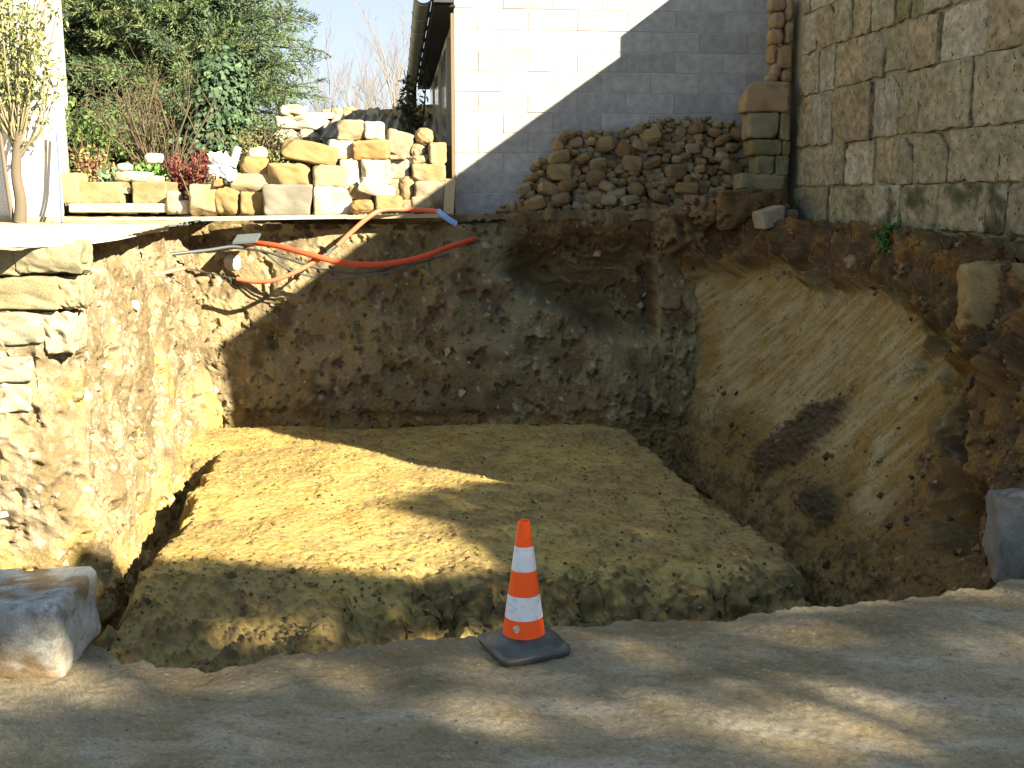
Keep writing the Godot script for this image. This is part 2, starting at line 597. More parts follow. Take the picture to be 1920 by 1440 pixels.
func back_wall(u: float, v: float) -> Vector3:
	var x := lerpf(-3.15, 1.85, u)
	var y := lerpf(-0.85, 1.52, v)
	var topy := 1.46 + 0.12 * ss(-0.5, 0.3, x)
	y = minf(y, topy)
	if v > 0.97:
		y = topy - 0.03 + nB.get_noise_2d(x * 0.9, 5.0) * 0.04
	var q := Vector3(x, y, 0.0)
	var A := nA.get_noise_3dv(q * 1.3 + Vector3(50, 0, 0))
	var B := nB.get_noise_3dv(q + Vector3(20, 0, 0))
	var C := nC.get_noise_3dv(q)
	var cl := nCell.get_noise_3dv(q * 0.8)
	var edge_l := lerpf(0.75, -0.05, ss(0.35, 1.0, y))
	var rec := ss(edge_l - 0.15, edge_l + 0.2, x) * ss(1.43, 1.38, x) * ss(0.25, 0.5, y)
	var layer := nB.get_noise_2d(x * 0.45, y * 1.7 + x * 0.25 + A * 0.35)
	var z := back_wall_z(x, y) + A * 0.09 + (B * 0.036 + C * 0.016 - cl * 0.012) * (0.35 + 0.9 * ss(-0.3, 0.35, nA.get_noise_3dv(q * 2.0 + Vector3(31, 7, 5)))) + nD.get_noise_3dv(q) * 0.006
	z += rec * layer * 0.03
	z -= 0.05 * ss(0.2, 0.45, nB.get_noise_3dv(q * 1.2 + Vector3(70, 0, 0)))
	var lump := ss(-0.1, 0.5, x) * ss(0.45, 0.1, y)
	z += lump * (maxf(0.0, B) * 0.07 + maxf(0.0, C) * 0.025)
	var brown := lin(0.205, 0.158, 0.076)
	var tan := lin(0.32, 0.258, 0.135)
	var dark := lin(0.135, 0.095, 0.047)
	_c = brown.lerp(tan, ss(-0.25, 0.35, A + B * 0.6) * 0.8)
	_c = _c.lerp(lin(0.40, 0.32, 0.19), ss(-0.9, -1.7, x) * 0.5)
	_c = _c.lerp(lin(0.24, 0.215, 0.135), exp(-pow((x - 0.0 + nB.get_noise_2d(y, 8.0) * 0.3) / 0.28, 2.0)) * ss(-0.2, 0.3, y) * 0.85)
	_c = _c.lerp(lin(0.12, 0.085, 0.05), ss(0.05, 0.4, nA.get_noise_3dv(q * 2.2 + Vector3(5, 5, 0))) * 0.75)
	_c = _c.lerp(lin(0.37, 0.25, 0.08), ss(-0.28, -0.5, y + B * 0.2) * 0.55)
	_c = _c.lerp(lin(0.56, 0.50, 0.40), ss(0.37, 0.6, nC.get_noise_3dv(q * 0.42 + Vector3(4, 4, 4))) * 0.55)
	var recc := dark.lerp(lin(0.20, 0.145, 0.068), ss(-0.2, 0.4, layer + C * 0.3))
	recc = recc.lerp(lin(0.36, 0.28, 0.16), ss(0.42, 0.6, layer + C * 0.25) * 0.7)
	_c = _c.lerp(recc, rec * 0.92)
	_c = _c.lerp(lin(0.06, 0.045, 0.03), ss(0.38, 0.62, nC.get_noise_3dv(q * 0.7 + Vector3(14, 4, 4))) * 0.5)
	_c = _c.lerp(lin(0.45, 0.35, 0.17), ss(1.30, 1.44, y) * ss(-0.3, -0.9, x) * 0.75)
	return Vector3(x, y, z)

const BANK_B := [Vector3(1.40, -0.85, -10.55), Vector3(1.62, -0.85, -9.6), Vector3(1.80, -0.85, -8.7), Vector3(1.95, -0.85, -7.6), Vector3(2.03, -0.85, -6.6), Vector3(2.10, -0.8, -6.0), Vector3(2.2, -0.62, -5.4), Vector3(2.42, -0.2, -4.95), Vector3(3.1, -0.06, -4.75)]
const BANK_T := [Vector3(1.55, 1.52, -10.85), Vector3(2.3, 1.47, -10.3), Vector3(2.80, 1.44, -9.3), Vector3(2.98, 1.42, -8.2), Vector3(3.05, 1.40, -7.2), Vector3(3.02, 1.38, -6.5), Vector3(2.9, 1.32, -6.0), Vector3(2.95, 1.1, -5.65), Vector3(3.4, 0.9, -5.5)]

func bank_at(pts: Array, u: float) -> Vector3:
	var s := clampf(u, 0, 1) * (pts.size() - 1)
	var i := mini(int(s), pts.size() - 2)
	var a: Vector3 = pts[maxi(i - 1, 0)]
	var b: Vector3 = pts[i]
	var c: Vector3 = pts[i + 1]
	var d: Vector3 = pts[mini(i + 2, pts.size() - 1)]
	return b.cubic_interpolate(c, a, d, s - i)

func right_bank(u: float, v: float) -> Vector3:
	var b := bank_at(BANK_B, u)
	var t := bank_at(BANK_T, u)
	var b2 := bank_at(BANK_B, u + 0.02)
	var p := b.lerp(t, v)
	var n := (b2 - b).cross(t - b).normalized()
	if n.x > 0:
		n = -n
	var q := p
	var A := nA.get_noise_3dv(q * 1.4 + Vector3(90, 0, 0))
	var B := nB.get_noise_3dv(q + Vector3(0, 40, 0))
	var C := nC.get_noise_3dv(q)
	# digger marks: run up and towards the street
	var al := q.z * 0.64 + q.y * 0.77
	var ac := (q.y - q.z * 1.15) * 0.72 + A * 0.10 + B * 0.02
	var marks := nB.get_noise_3d(al * 0.30, ac * 3.0, 6.0)
	var marks2 := nC.get_noise_3d(al * 0.16, ac * 1.6, 2.0)
	var y := p.y
	var topsoil := ss(0.92, 1.08, y + A * 0.16 + B * 0.18 + ss(-8.2, -6.8, q.z) * 0.18 - ss(-8.4, -9.4, q.z) * 0.06)
	var near := ss(-6.75, -6.25, q.z + (y - 0.3) * 0.25 + B * 0.25)      # rough cut next to the street wall
	var low := ss(-0.02, -0.4, y + B * 0.25 + A * 0.2 - ss(-8.5, -9.5, q.z) * 0.1)
	var pa := (q.z + 8.2) * 0.78 + (y + 0.10) * 0.62
	var pc := -(q.z + 8.2) * 0.62 + (y + 0.10) * 0.78
	var patch := exp(-pow(pa / 0.60, 2.0) - pow(pc / 0.27, 2.0)) + 0.9 * exp(-pow((q.z + 7.3) / 0.35, 2.0) - pow((y + 0.42) / 0.14, 2.0))
	patch = ss(0.35, 0.75, patch + C * 0.25 + B * 0.2)
	var smooth := (1.0 - topsoil) * (1.0 - near) * (1.0 - low) * (1.0 - patch)
	var rough := B * 0.042 + C * 0.022 - nCell.get_noise_3dv(q * 0.9) * 0.016 + nD.get_noise_3dv(q) * 0.008
	var d := A * 0.07 + marks * 0.011 * smooth + marks2 * 0.008 * smooth + (B * 0.012 + C * 0.006) * smooth + rough * (0.15 + 0.85 * (1.0 - smooth))
	d += sin(v * PI) * -0.07 * (1.0 - near)                        # hollow face
	d += topsoil * (0.15 + B * 0.07 + maxf(0.0, C) * 0.05)                               # crust hangs over
	d += patch * (0.04 + maxf(0, C) * 0.05)
	d += low * 0.05
	var zf := along([-0.3, 0.15, 0.6, 1.1], [-5.45, -5.85, -6.55, -6.72], y)
	var fis := exp(-pow((q.z - zf + B * 0.2) / 0.17, 2.0)) * ss(-0.35, 0.05, y) * ss(1.25, 1.0, y)
	d -= 0.36 * fis
	d -= 0.14 * exp(-pow((q.z + 7.15 + B * 0.15) / 0.10, 2.0)) * ss(0.35, 0.7, y) * ss(1.15, 0.95, y)
	d -= ss(1.0, 1.0, v) * 0.05
	p += n * d
	var sand := lin(0.36, 0.275, 0.115)
	var pale := lin(0.44, 0.36, 0.19)
	var orange := lin(0.30, 0.17, 0.035)
	var brown := lin(0.15, 0.092, 0.040)
	var dark := lin(0.075, 0.054, 0.032)
	_c = sand.lerp(pale, ss(-0.15, 0.4, marks * 0.55 + B * 0.35 + A * 0.45))
	_c = _c.lerp(orange, ss(-0.05, -0.45, marks2 * 0.6 + marks * 0.5 + A * 0.6 - ss(-8.0, -6.8, q.z) * 0.28) * 0.8)
	_c = _c.lerp(brown, ss(0.12, 0.5, marks2) * 0.55)
	_c = _c.lerp(dark, ss(0.28, 0.5, nC.get_noise_3d(al * 0.4, ac * 1.1, 12.0)) * 0.6)
	var soil := brown.lerp(lin(0.25, 0.135, 0.04), ss(0.0, 0.4, B + A * 0.4))
	soil = soil.lerp(dark, ss(0.0, 0.35, nB.get_noise_3dv(q * 0.8 + Vector3(8, 8, 8))) * 0.75)
	_c = _c.lerp(soil, maxf(topsoil, near) * 0.95)
	_c = _c.lerp(lin(0.20, 0.135, 0.045), low * 0.8)
	_c = _c.lerp(dark, low * ss(0.05, 0.35, B + C * 0.4) * 0.7)
	_c = _c.lerp(dark.lerp(lin(0.14, 0.11, 0.075), ss(0.1, 0.5, C)), patch * 0.9)
	_c = _c.lerp(dark, ss(0.0, 0.35, nB.get_noise_3dv(q * 0.6 + Vector3(2, 7, 1))) * topsoil * 0.6)
	_c = _c.lerp(lin(0.40, 0.35, 0.27), ss(0.42, 0.62, nC.get_noise_3dv(q * 0.5 + Vector3(4, 4, 4))) * 0.4 * maxf(topsoil, near))
	return p

func right_shelf(u: float, v: float) -> Vector3:      # strip of ground between the bank's crest and the old wall
	var t := bank_at(BANK_T, u)
	var far := Vector3(maxf(t.x + 0.4, 3.6), t.y + 0.02, t.z - 0.2)
	if u < 0.2:
		far = far.lerp(Vector3(3.0, 1.55, -11.4), 1.0 - u / 0.2)
	var p := t.lerp(far, v)
	var q := p
	p.y += nB.get_noise_3dv(q) * 0.05 + nC.get_noise_3dv(q) * 0.02 + 0.02
	if v == 0.0:
		p.y -= 0.06
	_c = lin(0.10, 0.07, 0.04).lerp(lin(0.20, 0.13, 0.06), ss(-0.2, 0.3, nB.get_noise_3dv(q * 1.3)))
	_c = _c.lerp(lin(0.06, 0.075, 0.02), ss(0.1, 0.4, nB.get_noise_3dv(q * 1.1 + Vector3(6, 6, 6))) * 0.6)
	return p

func terrace_left(u: float, v: float) -> Vector3:
	var z := lerpf(-5.72, -11.6, v)
	var xr := along([-11.6, -10.5, -9.4, -7.8, -6.3, -5.9], [-2.7, -2.88, -2.82, -2.62, -2.45, -2.6], z)
	var x := lerpf(-9.5, xr, 1.0 - pow(1.0 - u, 2.0))
	var y := lerpf(1.43, 1.53, v) + nB.get_noise_2d(x, z) * 0.012
	_c = lin(0.46, 0.39, 0.27).lerp(lin(0.34, 0.27, 0.16), ss(-0.1, 0.4, nB.get_noise_2d(x * 0.7, z * 0.7)))
	return Vector3(x, y, z)

func terrace_back(u: float, v: float) -> Vector3:
	var x := lerpf(-3.0, 3.2, u)
	var z0 := back_wall_z(x, 1.5) + 0.03 + nB.get_noise_2d(x * 0.8, 2.0) * 0.07
	var z := lerpf(z0, -12.0, v)
	var y := 1.525 + nB.get_noise_2d(x * 1.5, z) * 0.02 + 0.06 * ss(-0.2, 0.3, x) * ss(0.0, 0.05, v)
	y -= 0.09 * ss(0.16, 0.0, v) * ss(-0.5, -0.8, x)
	if v == 0.0:
		y -= 0.04
	_c = lin(0.20, 0.145, 0.07).lerp(lin(0.13, 0.09, 0.045), ss(-0.1, 0.3, nB.get_noise_2d(x, z)))
	y += nC.get_noise_2d(x, z * 1.3) * 0.022 + nB.get_noise_2d(x * 1.1, z * 2.0) * 0.03 * ss(-0.6, 0.0, x)
	_c = _c.lerp(lin(0.42, 0.36, 0.26), ss(-0.6, -1.0, x) * ss(0.12, 0.25, v))
	return Vector3(x, y, z)

func garden(u: float, v: float) -> Vector3:
	var z := -11.4 - 350.0 * pow(v, 3.0)
	var x := lerpf(-1, 1, u) * (14.0 + 240.0 * pow(v, 2.0)) - 3.0
	var y := 1.50 + 0.1 * ss(-12, -20, z) + nB.get_noise_2d(x * 0.3, z * 0.3) * 0.05
	_c = lin(0.16, 0.14, 0.07).lerp(lin(0.07, 0.10, 0.03), ss(-0.2, 0.3, nA.get_noise_2d(x, z)))
	return Vector3(x, y, z)

func crumbs(called: String, parent: Node, count: int, f: Callable, pick: Callable, lo: float, hi: float, cols: Array, mt: Material, s: int) -> void:
	# small loose bits lying on a surface: too many to count
	var r := RandomNumberGenerator.new()
	r.seed = s
	var so := Soup.new()
	var made := 0
	var tries := 0
	while made < count and tries < count * 6:
		tries += 1
		var uv := Vector2(r.randf(), r.randf())
		var p: Vector3 = f.call(uv.x, uv.y)
		if not pick.call(p, r):
			continue
		made += 1
		var sz := lo + (hi - lo) * pow(r.randf(), 3.0)
		var col: Color = cols[r.randi() % cols.size()]
		col = col * r.randf_range(0.75, 1.2)
		var bs := Basis(Vector3(r.randf_range(-1, 1), r.randf_range(-1, 1), r.randf_range(-1, 1)).normalized(), r.randf() * TAU) * Basis.from_scale(Vector3(1, r.randf_range(0.5, 0.9), r.randf_range(0.6, 1.0)) * sz)
		var v := [Vector3(1, 0, 0), Vector3(-1, 0, 0), Vector3(0, 1, 0), Vector3(0, -1, 0), Vector3(0, 0, 1), Vector3(0, 0, -1)]
		for k in 6:
			v[k] = p + bs * ((v[k] as Vector3) * r.randf_range(0.7, 1.15))
		for sx in 2:
			for sy in 2:
				for sz2 in 2:
					var a: Vector3 = v[sx]
					var b: Vector3 = v[2 + sy]
					var c: Vector3 = v[4 + sz2]
					if (sx + sy + sz2) % 2 == 0:
						so.tri(a, c, b, col)
					else:
						so.tri(a, b, c, col)
	if made == 0:
		return
	var o := put(called, so.mesh(), mt, parent)
	o.set_meta("kind", "stuff")

func earthworks() -> void:
	var road := structure("road", sheet(620, 260, road_point), M.road)
	var so := Soup.new()
	var cr := lin(0.28, 0.25, 0.20)
	so.quad(Vector3(-70, -0.02, 60), Vector3(-70, -0.02, -2.45), Vector3(70, -0.02, -2.45), Vector3(70, -0.02, 60), cr)
	so.quad(Vector3(-70, -0.03, -2.4), Vector3(-70, -0.03, -6.4), Vector3(-3.1, -0.03, -6.4), Vector3(-3.1, -0.03, -2.4), cr)
	so.quad(Vector3(3.1, -0.04, -2.4), Vector3(3.1, -0.04, -5.6), Vector3(70, -0.04, -5.6), Vector3(70, -0.04, -2.4), cr)
	structure("road_surface", so.mesh(), M.road)
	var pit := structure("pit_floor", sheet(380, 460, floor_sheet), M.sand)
	var lw := structure("earth_bank", sheet(500, 190, left_wall), M.earth)
	var bw := structure("earth_bank", sheet(420, 200, back_wall), M.earth)
	var rb := structure("earth_bank", sheet(480, 220, right_bank), M.earth)
	var shelf := structure("bank_shelf", sheet(160, 20, right_shelf), M.earth)
	var moss := Soup.new()
	var mr := RandomNumberGenerator.new()
	mr.seed = 91
	for k in 5200:
		var s := mr.randf_range(0.15, 5.0)
		var clump := nB.get_noise_2d(s * 0.6, 3.0)
		if clump + mr.randf_range(-0.25, 0.25) < 0.05:
			continue
		var X := (WN - WF).normalized()
		var p := WF + X * s + X.cross(Vector3.UP) * mr.randf_range(0.0, 0.22) + Vector3(0, 1.44 - 0.02 * s + mr.randf_range(-0.02, 0.05), 0)
		var d := Vector3(mr.randf_range(-0.7, 0.3), mr.randf_range(-0.2, 0.8), mr.randf_range(-0.5, 0.5)).normalized()
		moss.leaf(p, d * mr.randf_range(0.02, 0.07), d.cross(Vector3(mr.randf_range(-1, 1), 1, mr.randf_range(-1, 1))).normalized() * 0.004, [lin(0.06, 0.08, 0.02), lin(0.09, 0.10, 0.03), lin(0.14, 0.11, 0.05)][k % 3])
	put("grass", moss.mesh(), M.leaf, shelf).set_meta("kind", "stuff")
	structure("terrace", sheet(120, 160, terrace_left), M.render)
	structure("terrace", sheet(320, 70, terrace_back), M.earth)
	structure("garden_ground", sheet(120, 120, garden), M.earth)
	var white := [lin(0.66, 0.62, 0.54), lin(0.55, 0.49, 0.38), lin(0.5, 0.42, 0.28)]
	crumbs("flints", lw, 420, left_wall, func(p, _r): return p.y < 1.3, 0.006, 0.034, white, M.stone, 5)
	crumbs("flints", bw, 260, back_wall, func(p, r): return p.y < 1.4 and (p.x < -0.2 or r.randf() < 0.4), 0.005, 0.025, [lin(0.5, 0.44, 0.34), lin(0.4, 0.3, 0.18)], M.stone, 6)
	crumbs("clods", lw, 500, left_wall, func(p, _r): return p.y < 1.3, 0.01, 0.04, [lin(0.30, 0.22, 0.12), lin(0.22, 0.155, 0.085), lin(0.4, 0.31, 0.18)], M.earth, 15)
	crumbs("clods", bw, 900, back_wall, func(p, r): return p.y < 0.6 or r.randf() < 0.3, 0.008, 0.045, [lin(0.2, 0.145, 0.08), lin(0.14, 0.1, 0.055), lin(0.28, 0.21, 0.12)], M.earth, 16)
	crumbs("clods", rb, 1100, right_bank, func(p, r): return p.y > 0.95 or p.z > -6.5 or (p.y < 0.0 and r.randf() < 0.6) or r.randf() < 0.06, 0.008, 0.05, [lin(0.16, 0.1, 0.05), lin(0.09, 0.06, 0.035), lin(0.24, 0.15, 0.06)], M.earth, 17)
	crumbs("clods", rb, 900, right_bank, func(p, r):
		var a: float = (p.z + 8.2) * 0.78 + (p.y + 0.10) * 0.62
		var c: float = -(p.z + 8.2) * 0.62 + (p.y + 0.10) * 0.78
		return a * a / 0.30 + c * c / 0.07 < r.randf_range(0.4, 1.4) or Vector2((p.z + 7.3) / 0.4, (p.y + 0.42) / 0.17).length() < r.randf(), 0.006, 0.03, [lin(0.085, 0.062, 0.038), lin(0.12, 0.09, 0.055), lin(0.17, 0.13, 0.08)], M.earth, 44)
	crumbs("crumbs", pit, 8500, floor_sheet, func(p, r): return p.y > -0.75 and r.randf() < 0.35 + nB.get_noise_3dv(p * 0.8), 0.003, 0.018, [lin(0.34, 0.25, 0.10), lin(0.20, 0.15, 0.075), lin(0.1, 0.08, 0.05), lin(0.45, 0.33, 0.13)], M.sand, 18)
	crumbs("crumbs", pit, 1500, floor_sheet, func(p, _r): return p.z > -6.3 and p.y > -0.85, 0.008, 0.035, [lin(0.24, 0.18, 0.08), lin(0.13, 0.1, 0.055), lin(0.32, 0.23, 0.09)], M.sand, 19)
	crumbs("grit", road, 1400, road_point, func(p, _r): return p.y > -0.08 and p.z < -2.8, 0.0015, 0.008, [lin(0.40, 0.35, 0.26), lin(0.2, 0.17, 0.12), lin(0.32, 0.27, 0.19), lin(0.24, 0.2, 0.14)], M.stone, 20)
	crumbs("embedded_rubble", lw, 90, left_wall, func(p, _r): return p.y < 1.2, 0.025, 0.07, [lin(0.5, 0.43, 0.29), lin(0.42, 0.33, 0.2), lin(0.56, 0.5, 0.38)], M.stone, 31)
	crumbs("embedded_rubble", bw, 110, back_wall, func(p, _r): return p.y < 1.35, 0.02, 0.065, [lin(0.34, 0.27, 0.15), lin(0.28, 0.2, 0.11), lin(0.42, 0.36, 0.25)], M.stone, 32)
	crumbs("embedded_rubble", rb, 260, right_bank, func(p, r): return p.y > 0.95 or p.z > -6.4, 0.012, 0.04, [lin(0.2, 0.135, 0.06), lin(0.13, 0.09, 0.05), lin(0.3, 0.22, 0.11)], M.stone, 33)
	# roots hanging from the cut earth
	var rs := [[-2.45, 0.35, -0.5, 0.0], [-1.28, 1.05, 0.03, -0.4], [-1.55, 0.75, -0.05, -0.35]]
	var roots := Soup.new()
	for a in rs:
		var pts := []
		for k in 7:
			var x: float = a[0] + a[2] * k / 6.0 * 0.3 + nB.get_noise_2d(k * 0.4, a[0]) * 0.06
			var y: float = a[1] + a[3] * k / 6.0
			pts.append(Vector3(x, y, back_wall_z(x, y) + 0.09))
		roots.tube(spline(pts, 3), 0.006, 0.003, 5, lin(0.30, 0.15, 0.07))
	put("root", roots.mesh(), M.bark, bw).set_meta("kind", "stuff")
	var hang := Soup.new()
	var r := RandomNumberGenerator.new()
	r.seed = 12
	for k in 46:
		var p := right_bank(r.randf_range(0.12, 0.8), r.randf_range(0.86, 0.97)) + Vector3(-0.02, 0, 0.02)
		var pts := [p]
		var d := Vector3(r.randf_range(-0.5, 0.1), -0.6, r.randf_range(-0.4, 0.5))
		for m in 5:
			d = (d + Vector3(r.randf_range(-0.3, 0.3), -0.35, r.randf_range(-0.3, 0.3))).normalized()
			p += d * r.randf_range(0.02, 0.06)
			pts.append(p)
		hang.tube(pts, 0.0035, 0.0015, 4, [lin(0.30, 0.22, 0.12), lin(0.18, 0.12, 0.07)][k % 2], false)
	put("root", hang.mesh(), M.bark, rb).set_meta("kind", "stuff")


# ---------------------------------------------------------------- paints for stone

func paint_lime(base: Color, dark: Color, stain: Color, amount: float) -> Callable:
	return func(p: Vector3, _n: Vector3) -> Color:
		var b := nB.get_noise_3dv(p)
		var c := nC.get_noise_3dv(p)
		var col := base.lerp(dark, ss(-0.15, 0.4, b) * 0.6)
		col = col.lerp(stain, ss(0.05, 0.45, nA.get_noise_3dv(p * 2.4) + c * 0.25) * amount)
		return col.lerp(dark * 0.55, ss(0.32, 0.6, c) * 0.45)

func rough_stone(size: Vector3, s: int, base: Color, stain := 0.6, edge := 0.05, rough := 0.022, n := 10, cuts := 4) -> ArrayMesh:
	return stone_mesh(size, s, edge, rough, n, cuts, paint_lime(base, base * 0.62, Color(base.r * 0.95, base.g * 0.72, base.b * 0.42), stain))

# ---------------------------------------------------------------- old stone building on the right

const WF := Vector3(2.72, 0, -10.55)
const WN := Vector3(3.40, 0, -5.10)

func wall_s(u: float) -> float:           # distance along the old wall of the sight line through photograph column u
	var d := at(u, 220.0, 10.0) - EYE
	var w := WN - WF
	# EYE + d*t = WF + w*k in plan
	var det := d.x * -w.z + w.x * d.z
	var rx := WF.x - EYE.x
	var rz := WF.z - EYE.z
	var k := (d.x * rz - d.z * rx) / -det * -1.0
	k = (d.z * rx - d.x * rz) / (d.x * w.z - d.z * w.x)
	return k * w.length()

func stone_building() -> void:
	var X := (WN - WF).normalized()
	var Z := X.cross(Vector3.UP)
	var t := thing("stone_building", "old pale limestone ashlar building rising over the pit on the right", "building", WF + Vector3(0, 1.2, 0))
	var L := (WN - WF).length()
	var org := WF + Vector3(0, 1.2, 0)
	var bs := Basis(X, Vector3.UP, Z)
	t.basis = bs
	# masonry core, in the building's own axes: x along the face, y up from 1.2, z out of the face
	var core := Soup.new()
	var mortar := lin(0.33, 0.28, 0.175)
	var h0 := 4.18 - 1.2
	var h1 := 4.38 - 1.2
	var dp := -5.0
	var lo := -1.3
	core.quad(Vector3(-1.3, lo, -0.016), Vector3(-1.3, h0, -0.016), Vector3(L, h1, -0.016), Vector3(L, lo, -0.016), mortar)
	core.quad(Vector3(0, lo, dp), Vector3(0, h0, dp), Vector3(0, h0, -0.03), Vector3(0, lo, -0.03), mortar)
	core.quad(Vector3(L, lo, -0.03), Vector3(L, h1, -0.03), Vector3(L, h1, dp), Vector3(L, lo, dp), mortar)
	core.quad(Vector3(0, h0, dp), Vector3(0, lo, dp), Vector3(L, lo, dp), Vector3(L, h1, dp), mortar)
	core.tri(Vector3(L, h1, -0.03), Vector3(L, h1 + 0.9, dp * 0.5), Vector3(L, h1, dp), mortar)
	core.tri(Vector3(0, h0, -0.03), Vector3(0, h0, dp), Vector3(0, h0 + 0.9, dp * 0.5), mortar)
	put("wall", core.mesh(), M.earth, t)
	var stub := Soup.new()
	stub.box(Vector3(0.38, h0 + 0.14, -0.35), Vector3(0.80, 0.30, 0.6), mortar)  # unseen raised wall stub, added to kink the shadow on the block wall
	put("shadow_stub", stub.mesh(), M.earth, t)
	var roof := Soup.new()
	var rc := lin(0.22, 0.10, 0.06)
	var e := 0.04
	roof.quad(Vector3(-0.1, h0, e), Vector3(-0.1, h0 + 0.92, dp * 0.5), Vector3(L + 0.02, h1 + 0.92, dp * 0.5), Vector3(L + 0.02, h1, e), rc)
	roof.quad(Vector3(-0.1, h0 + 0.92, dp * 0.5), Vector3(-0.1, h0, dp), Vector3(L + 0.02, h1, dp), Vector3(L + 0.02, h1 + 0.92, dp * 0.5), rc)
	put("roof", roof.mesh(), M.block, t)
	# courses of dressed stone; joints surveyed column by column
	var ys := [1.10, 1.46, 1.80, 2.165, 2.635, 3.015, 3.38, 3.74]
	var cols := [
		[1481, 1530, 1590, 1640, 1700, 1760, 1830, 1920, 2010],
		[1481, 1561, 1649, 1700, 1773, 1862, 1903, 2000],
		[1481, 1564, 1590, 1643, 1679, 1717, 1787, 1882, 1990],
		[1481, 1523, 1560, 1636, 1684, 1725, 1824, 1945, 2020],
		[1481, 1498, 1532, 1561, 1617, 1653, 1694, 1754, 1838, 1960],
		[1481, 1524, 1555, 1590, 1624, 1669, 1695, 1722, 1768, 1835, 1930, 2010],
		[1481, 1510, 1551, 1583, 1632, 1680, 1716, 1774, 1850, 1950],
	]
	var k := 0
	var r := RandomNumberGenerator.new()
	r.seed = 77
	for j in cols.size():
		var y0: float = ys[j]
		var y1: float = ys[j + 1]
		var joints := []
		for u in cols[j]:
			joints.append(clampf(wall_s(u), 0.0, L))
		while joints[-1] < L - 0.75:
			joints.append(joints[-1] + 0.38 + 0.07 * ((j * 5 + joints.size() * 3) % 5))
		joints[-1] = L
		cols[j].append_array([3000, 3000, 3000, 3000, 3000, 3000, 3000, 3000])
		for i in joints.size() - 1:
			var a: float = joints[i]
			var b: float = joints[i + 1]
			var tone := r.randf_range(0.82, 1.14)
			var base := lin(0.39, 0.345, 0.215) * tone
			if r.randf() < 0.22:
				base = lin(0.45, 0.405, 0.285) * tone
			elif r.randf() < 0.25:
				base = lin(0.39, 0.315, 0.185) * tone
			var y0l := y0
			var moss := j < 2
			var stain := lin(0.26, 0.22, 0.10)
			if moss:
				base = base.lerp(lin(0.20, 0.18, 0.10), 0.55 if j == 0 else 0.25)
				stain = lin(0.055, 0.065, 0.02)
			if cols[j][i] >= 1655 and cols[j][i] < 1700 and j >= 5:
				stain = lin(0.11, 0.14, 0.02)
				base = base.lerp(stain, 0.45)
			var pt := paint_lime(base, base * 0.6, stain, 0.85 if moss else 0.5)
			var wdt := b - a - r.randf_range(0.004, 0.016)
			if wdt < 0.05:
				continue
			var m := stone_mesh(Vector3(wdt, y1 - y0l - 0.008, 0.22), 300 + k, r.randf_range(0.010, 0.024), 0.013, 13, r.randi() % 3, pt)
			var o := put("stone", m, M.pitted, t)
			o.position = Vector3((a + b) * 0.5, (y0l + y1) * 0.5 - 1.2 + r.randf_range(-0.006, 0.006), -0.10 + r.randf_range(-0.012, 0.018))
			o.rotation = Vector3(r.randf_range(-0.02, 0.02), r.randf_range(-0.03, 0.03), r.randf_range(-0.012, 0.012))
			k += 1

# pieces given by their outline in the photograph and their distance
func surveyed(z: Array, ox: float, oy: float, f: float, depth: float, thick: float) -> Array:
	var a := at(ox + z[0] * f, oy + z[3] * f, depth)
	var b := at(ox + z[2] * f, oy + z[1] * f, depth)
	var size := Vector3(b.x - a.x, b.y - a.y, thick)
	var c := Vector3((a.x + b.x) * 0.5, (a.y + b.y) * 0.5, -depth - thick * 0.5)
	return [c, size]

func stone_pier() -> void:
	var t := thing("stone_pier", "ragged pier of tan ashlar and rubble between block wall and old building", "pier", Vector3(2.6, 1.5, -10.7))
	var list := [[130, 525, 415, 718], [150, 720, 350, 890], [350, 725, 425, 905], [160, 895, 365, 1000], [365, 905, 425, 1000], [195, 1000, 320, 1125], [320, 1000, 415, 1135], [95, 1115, 385, 1235],
		[290, -20, 400, 70], [300, 70, 395, 180], [285, 180, 385, 285], [330, 280, 440, 440], [285, 285, 345, 400], [300, 400, 365, 500], [360, 440, 440, 530], [385, 140, 445, 280], [385, -20, 450, 140], [270, 470, 345, 530]]
	var k := 0
	for z in list:
		var a := surveyed(z, 1360, 0, 0.29167, 10.46 if k < 8 else 10.62, 0.34 if k < 8 else 0.2)
		var sz: Vector3 = a[1] * 1.03
		var base := lin(0.42, 0.30, 0.165) if k == 0 or k > 7 else lin(0.31, 0.265, 0.16)
		if k in [3, 5, 6]:
			base = lin(0.24, 0.22, 0.12)
		var o := put("stone", rough_stone(sz, 500 + k, base, 0.5, 0.03 if k < 8 else 0.05, 0.012, 9, 1 if k < 8 else 4), M.stone, t)
		o.position = a[0] - t.position
		k += 1

# ---------------------------------------------------------------- house of concrete blocks

const HA := Vector3(-0.575, 0, -11.10)

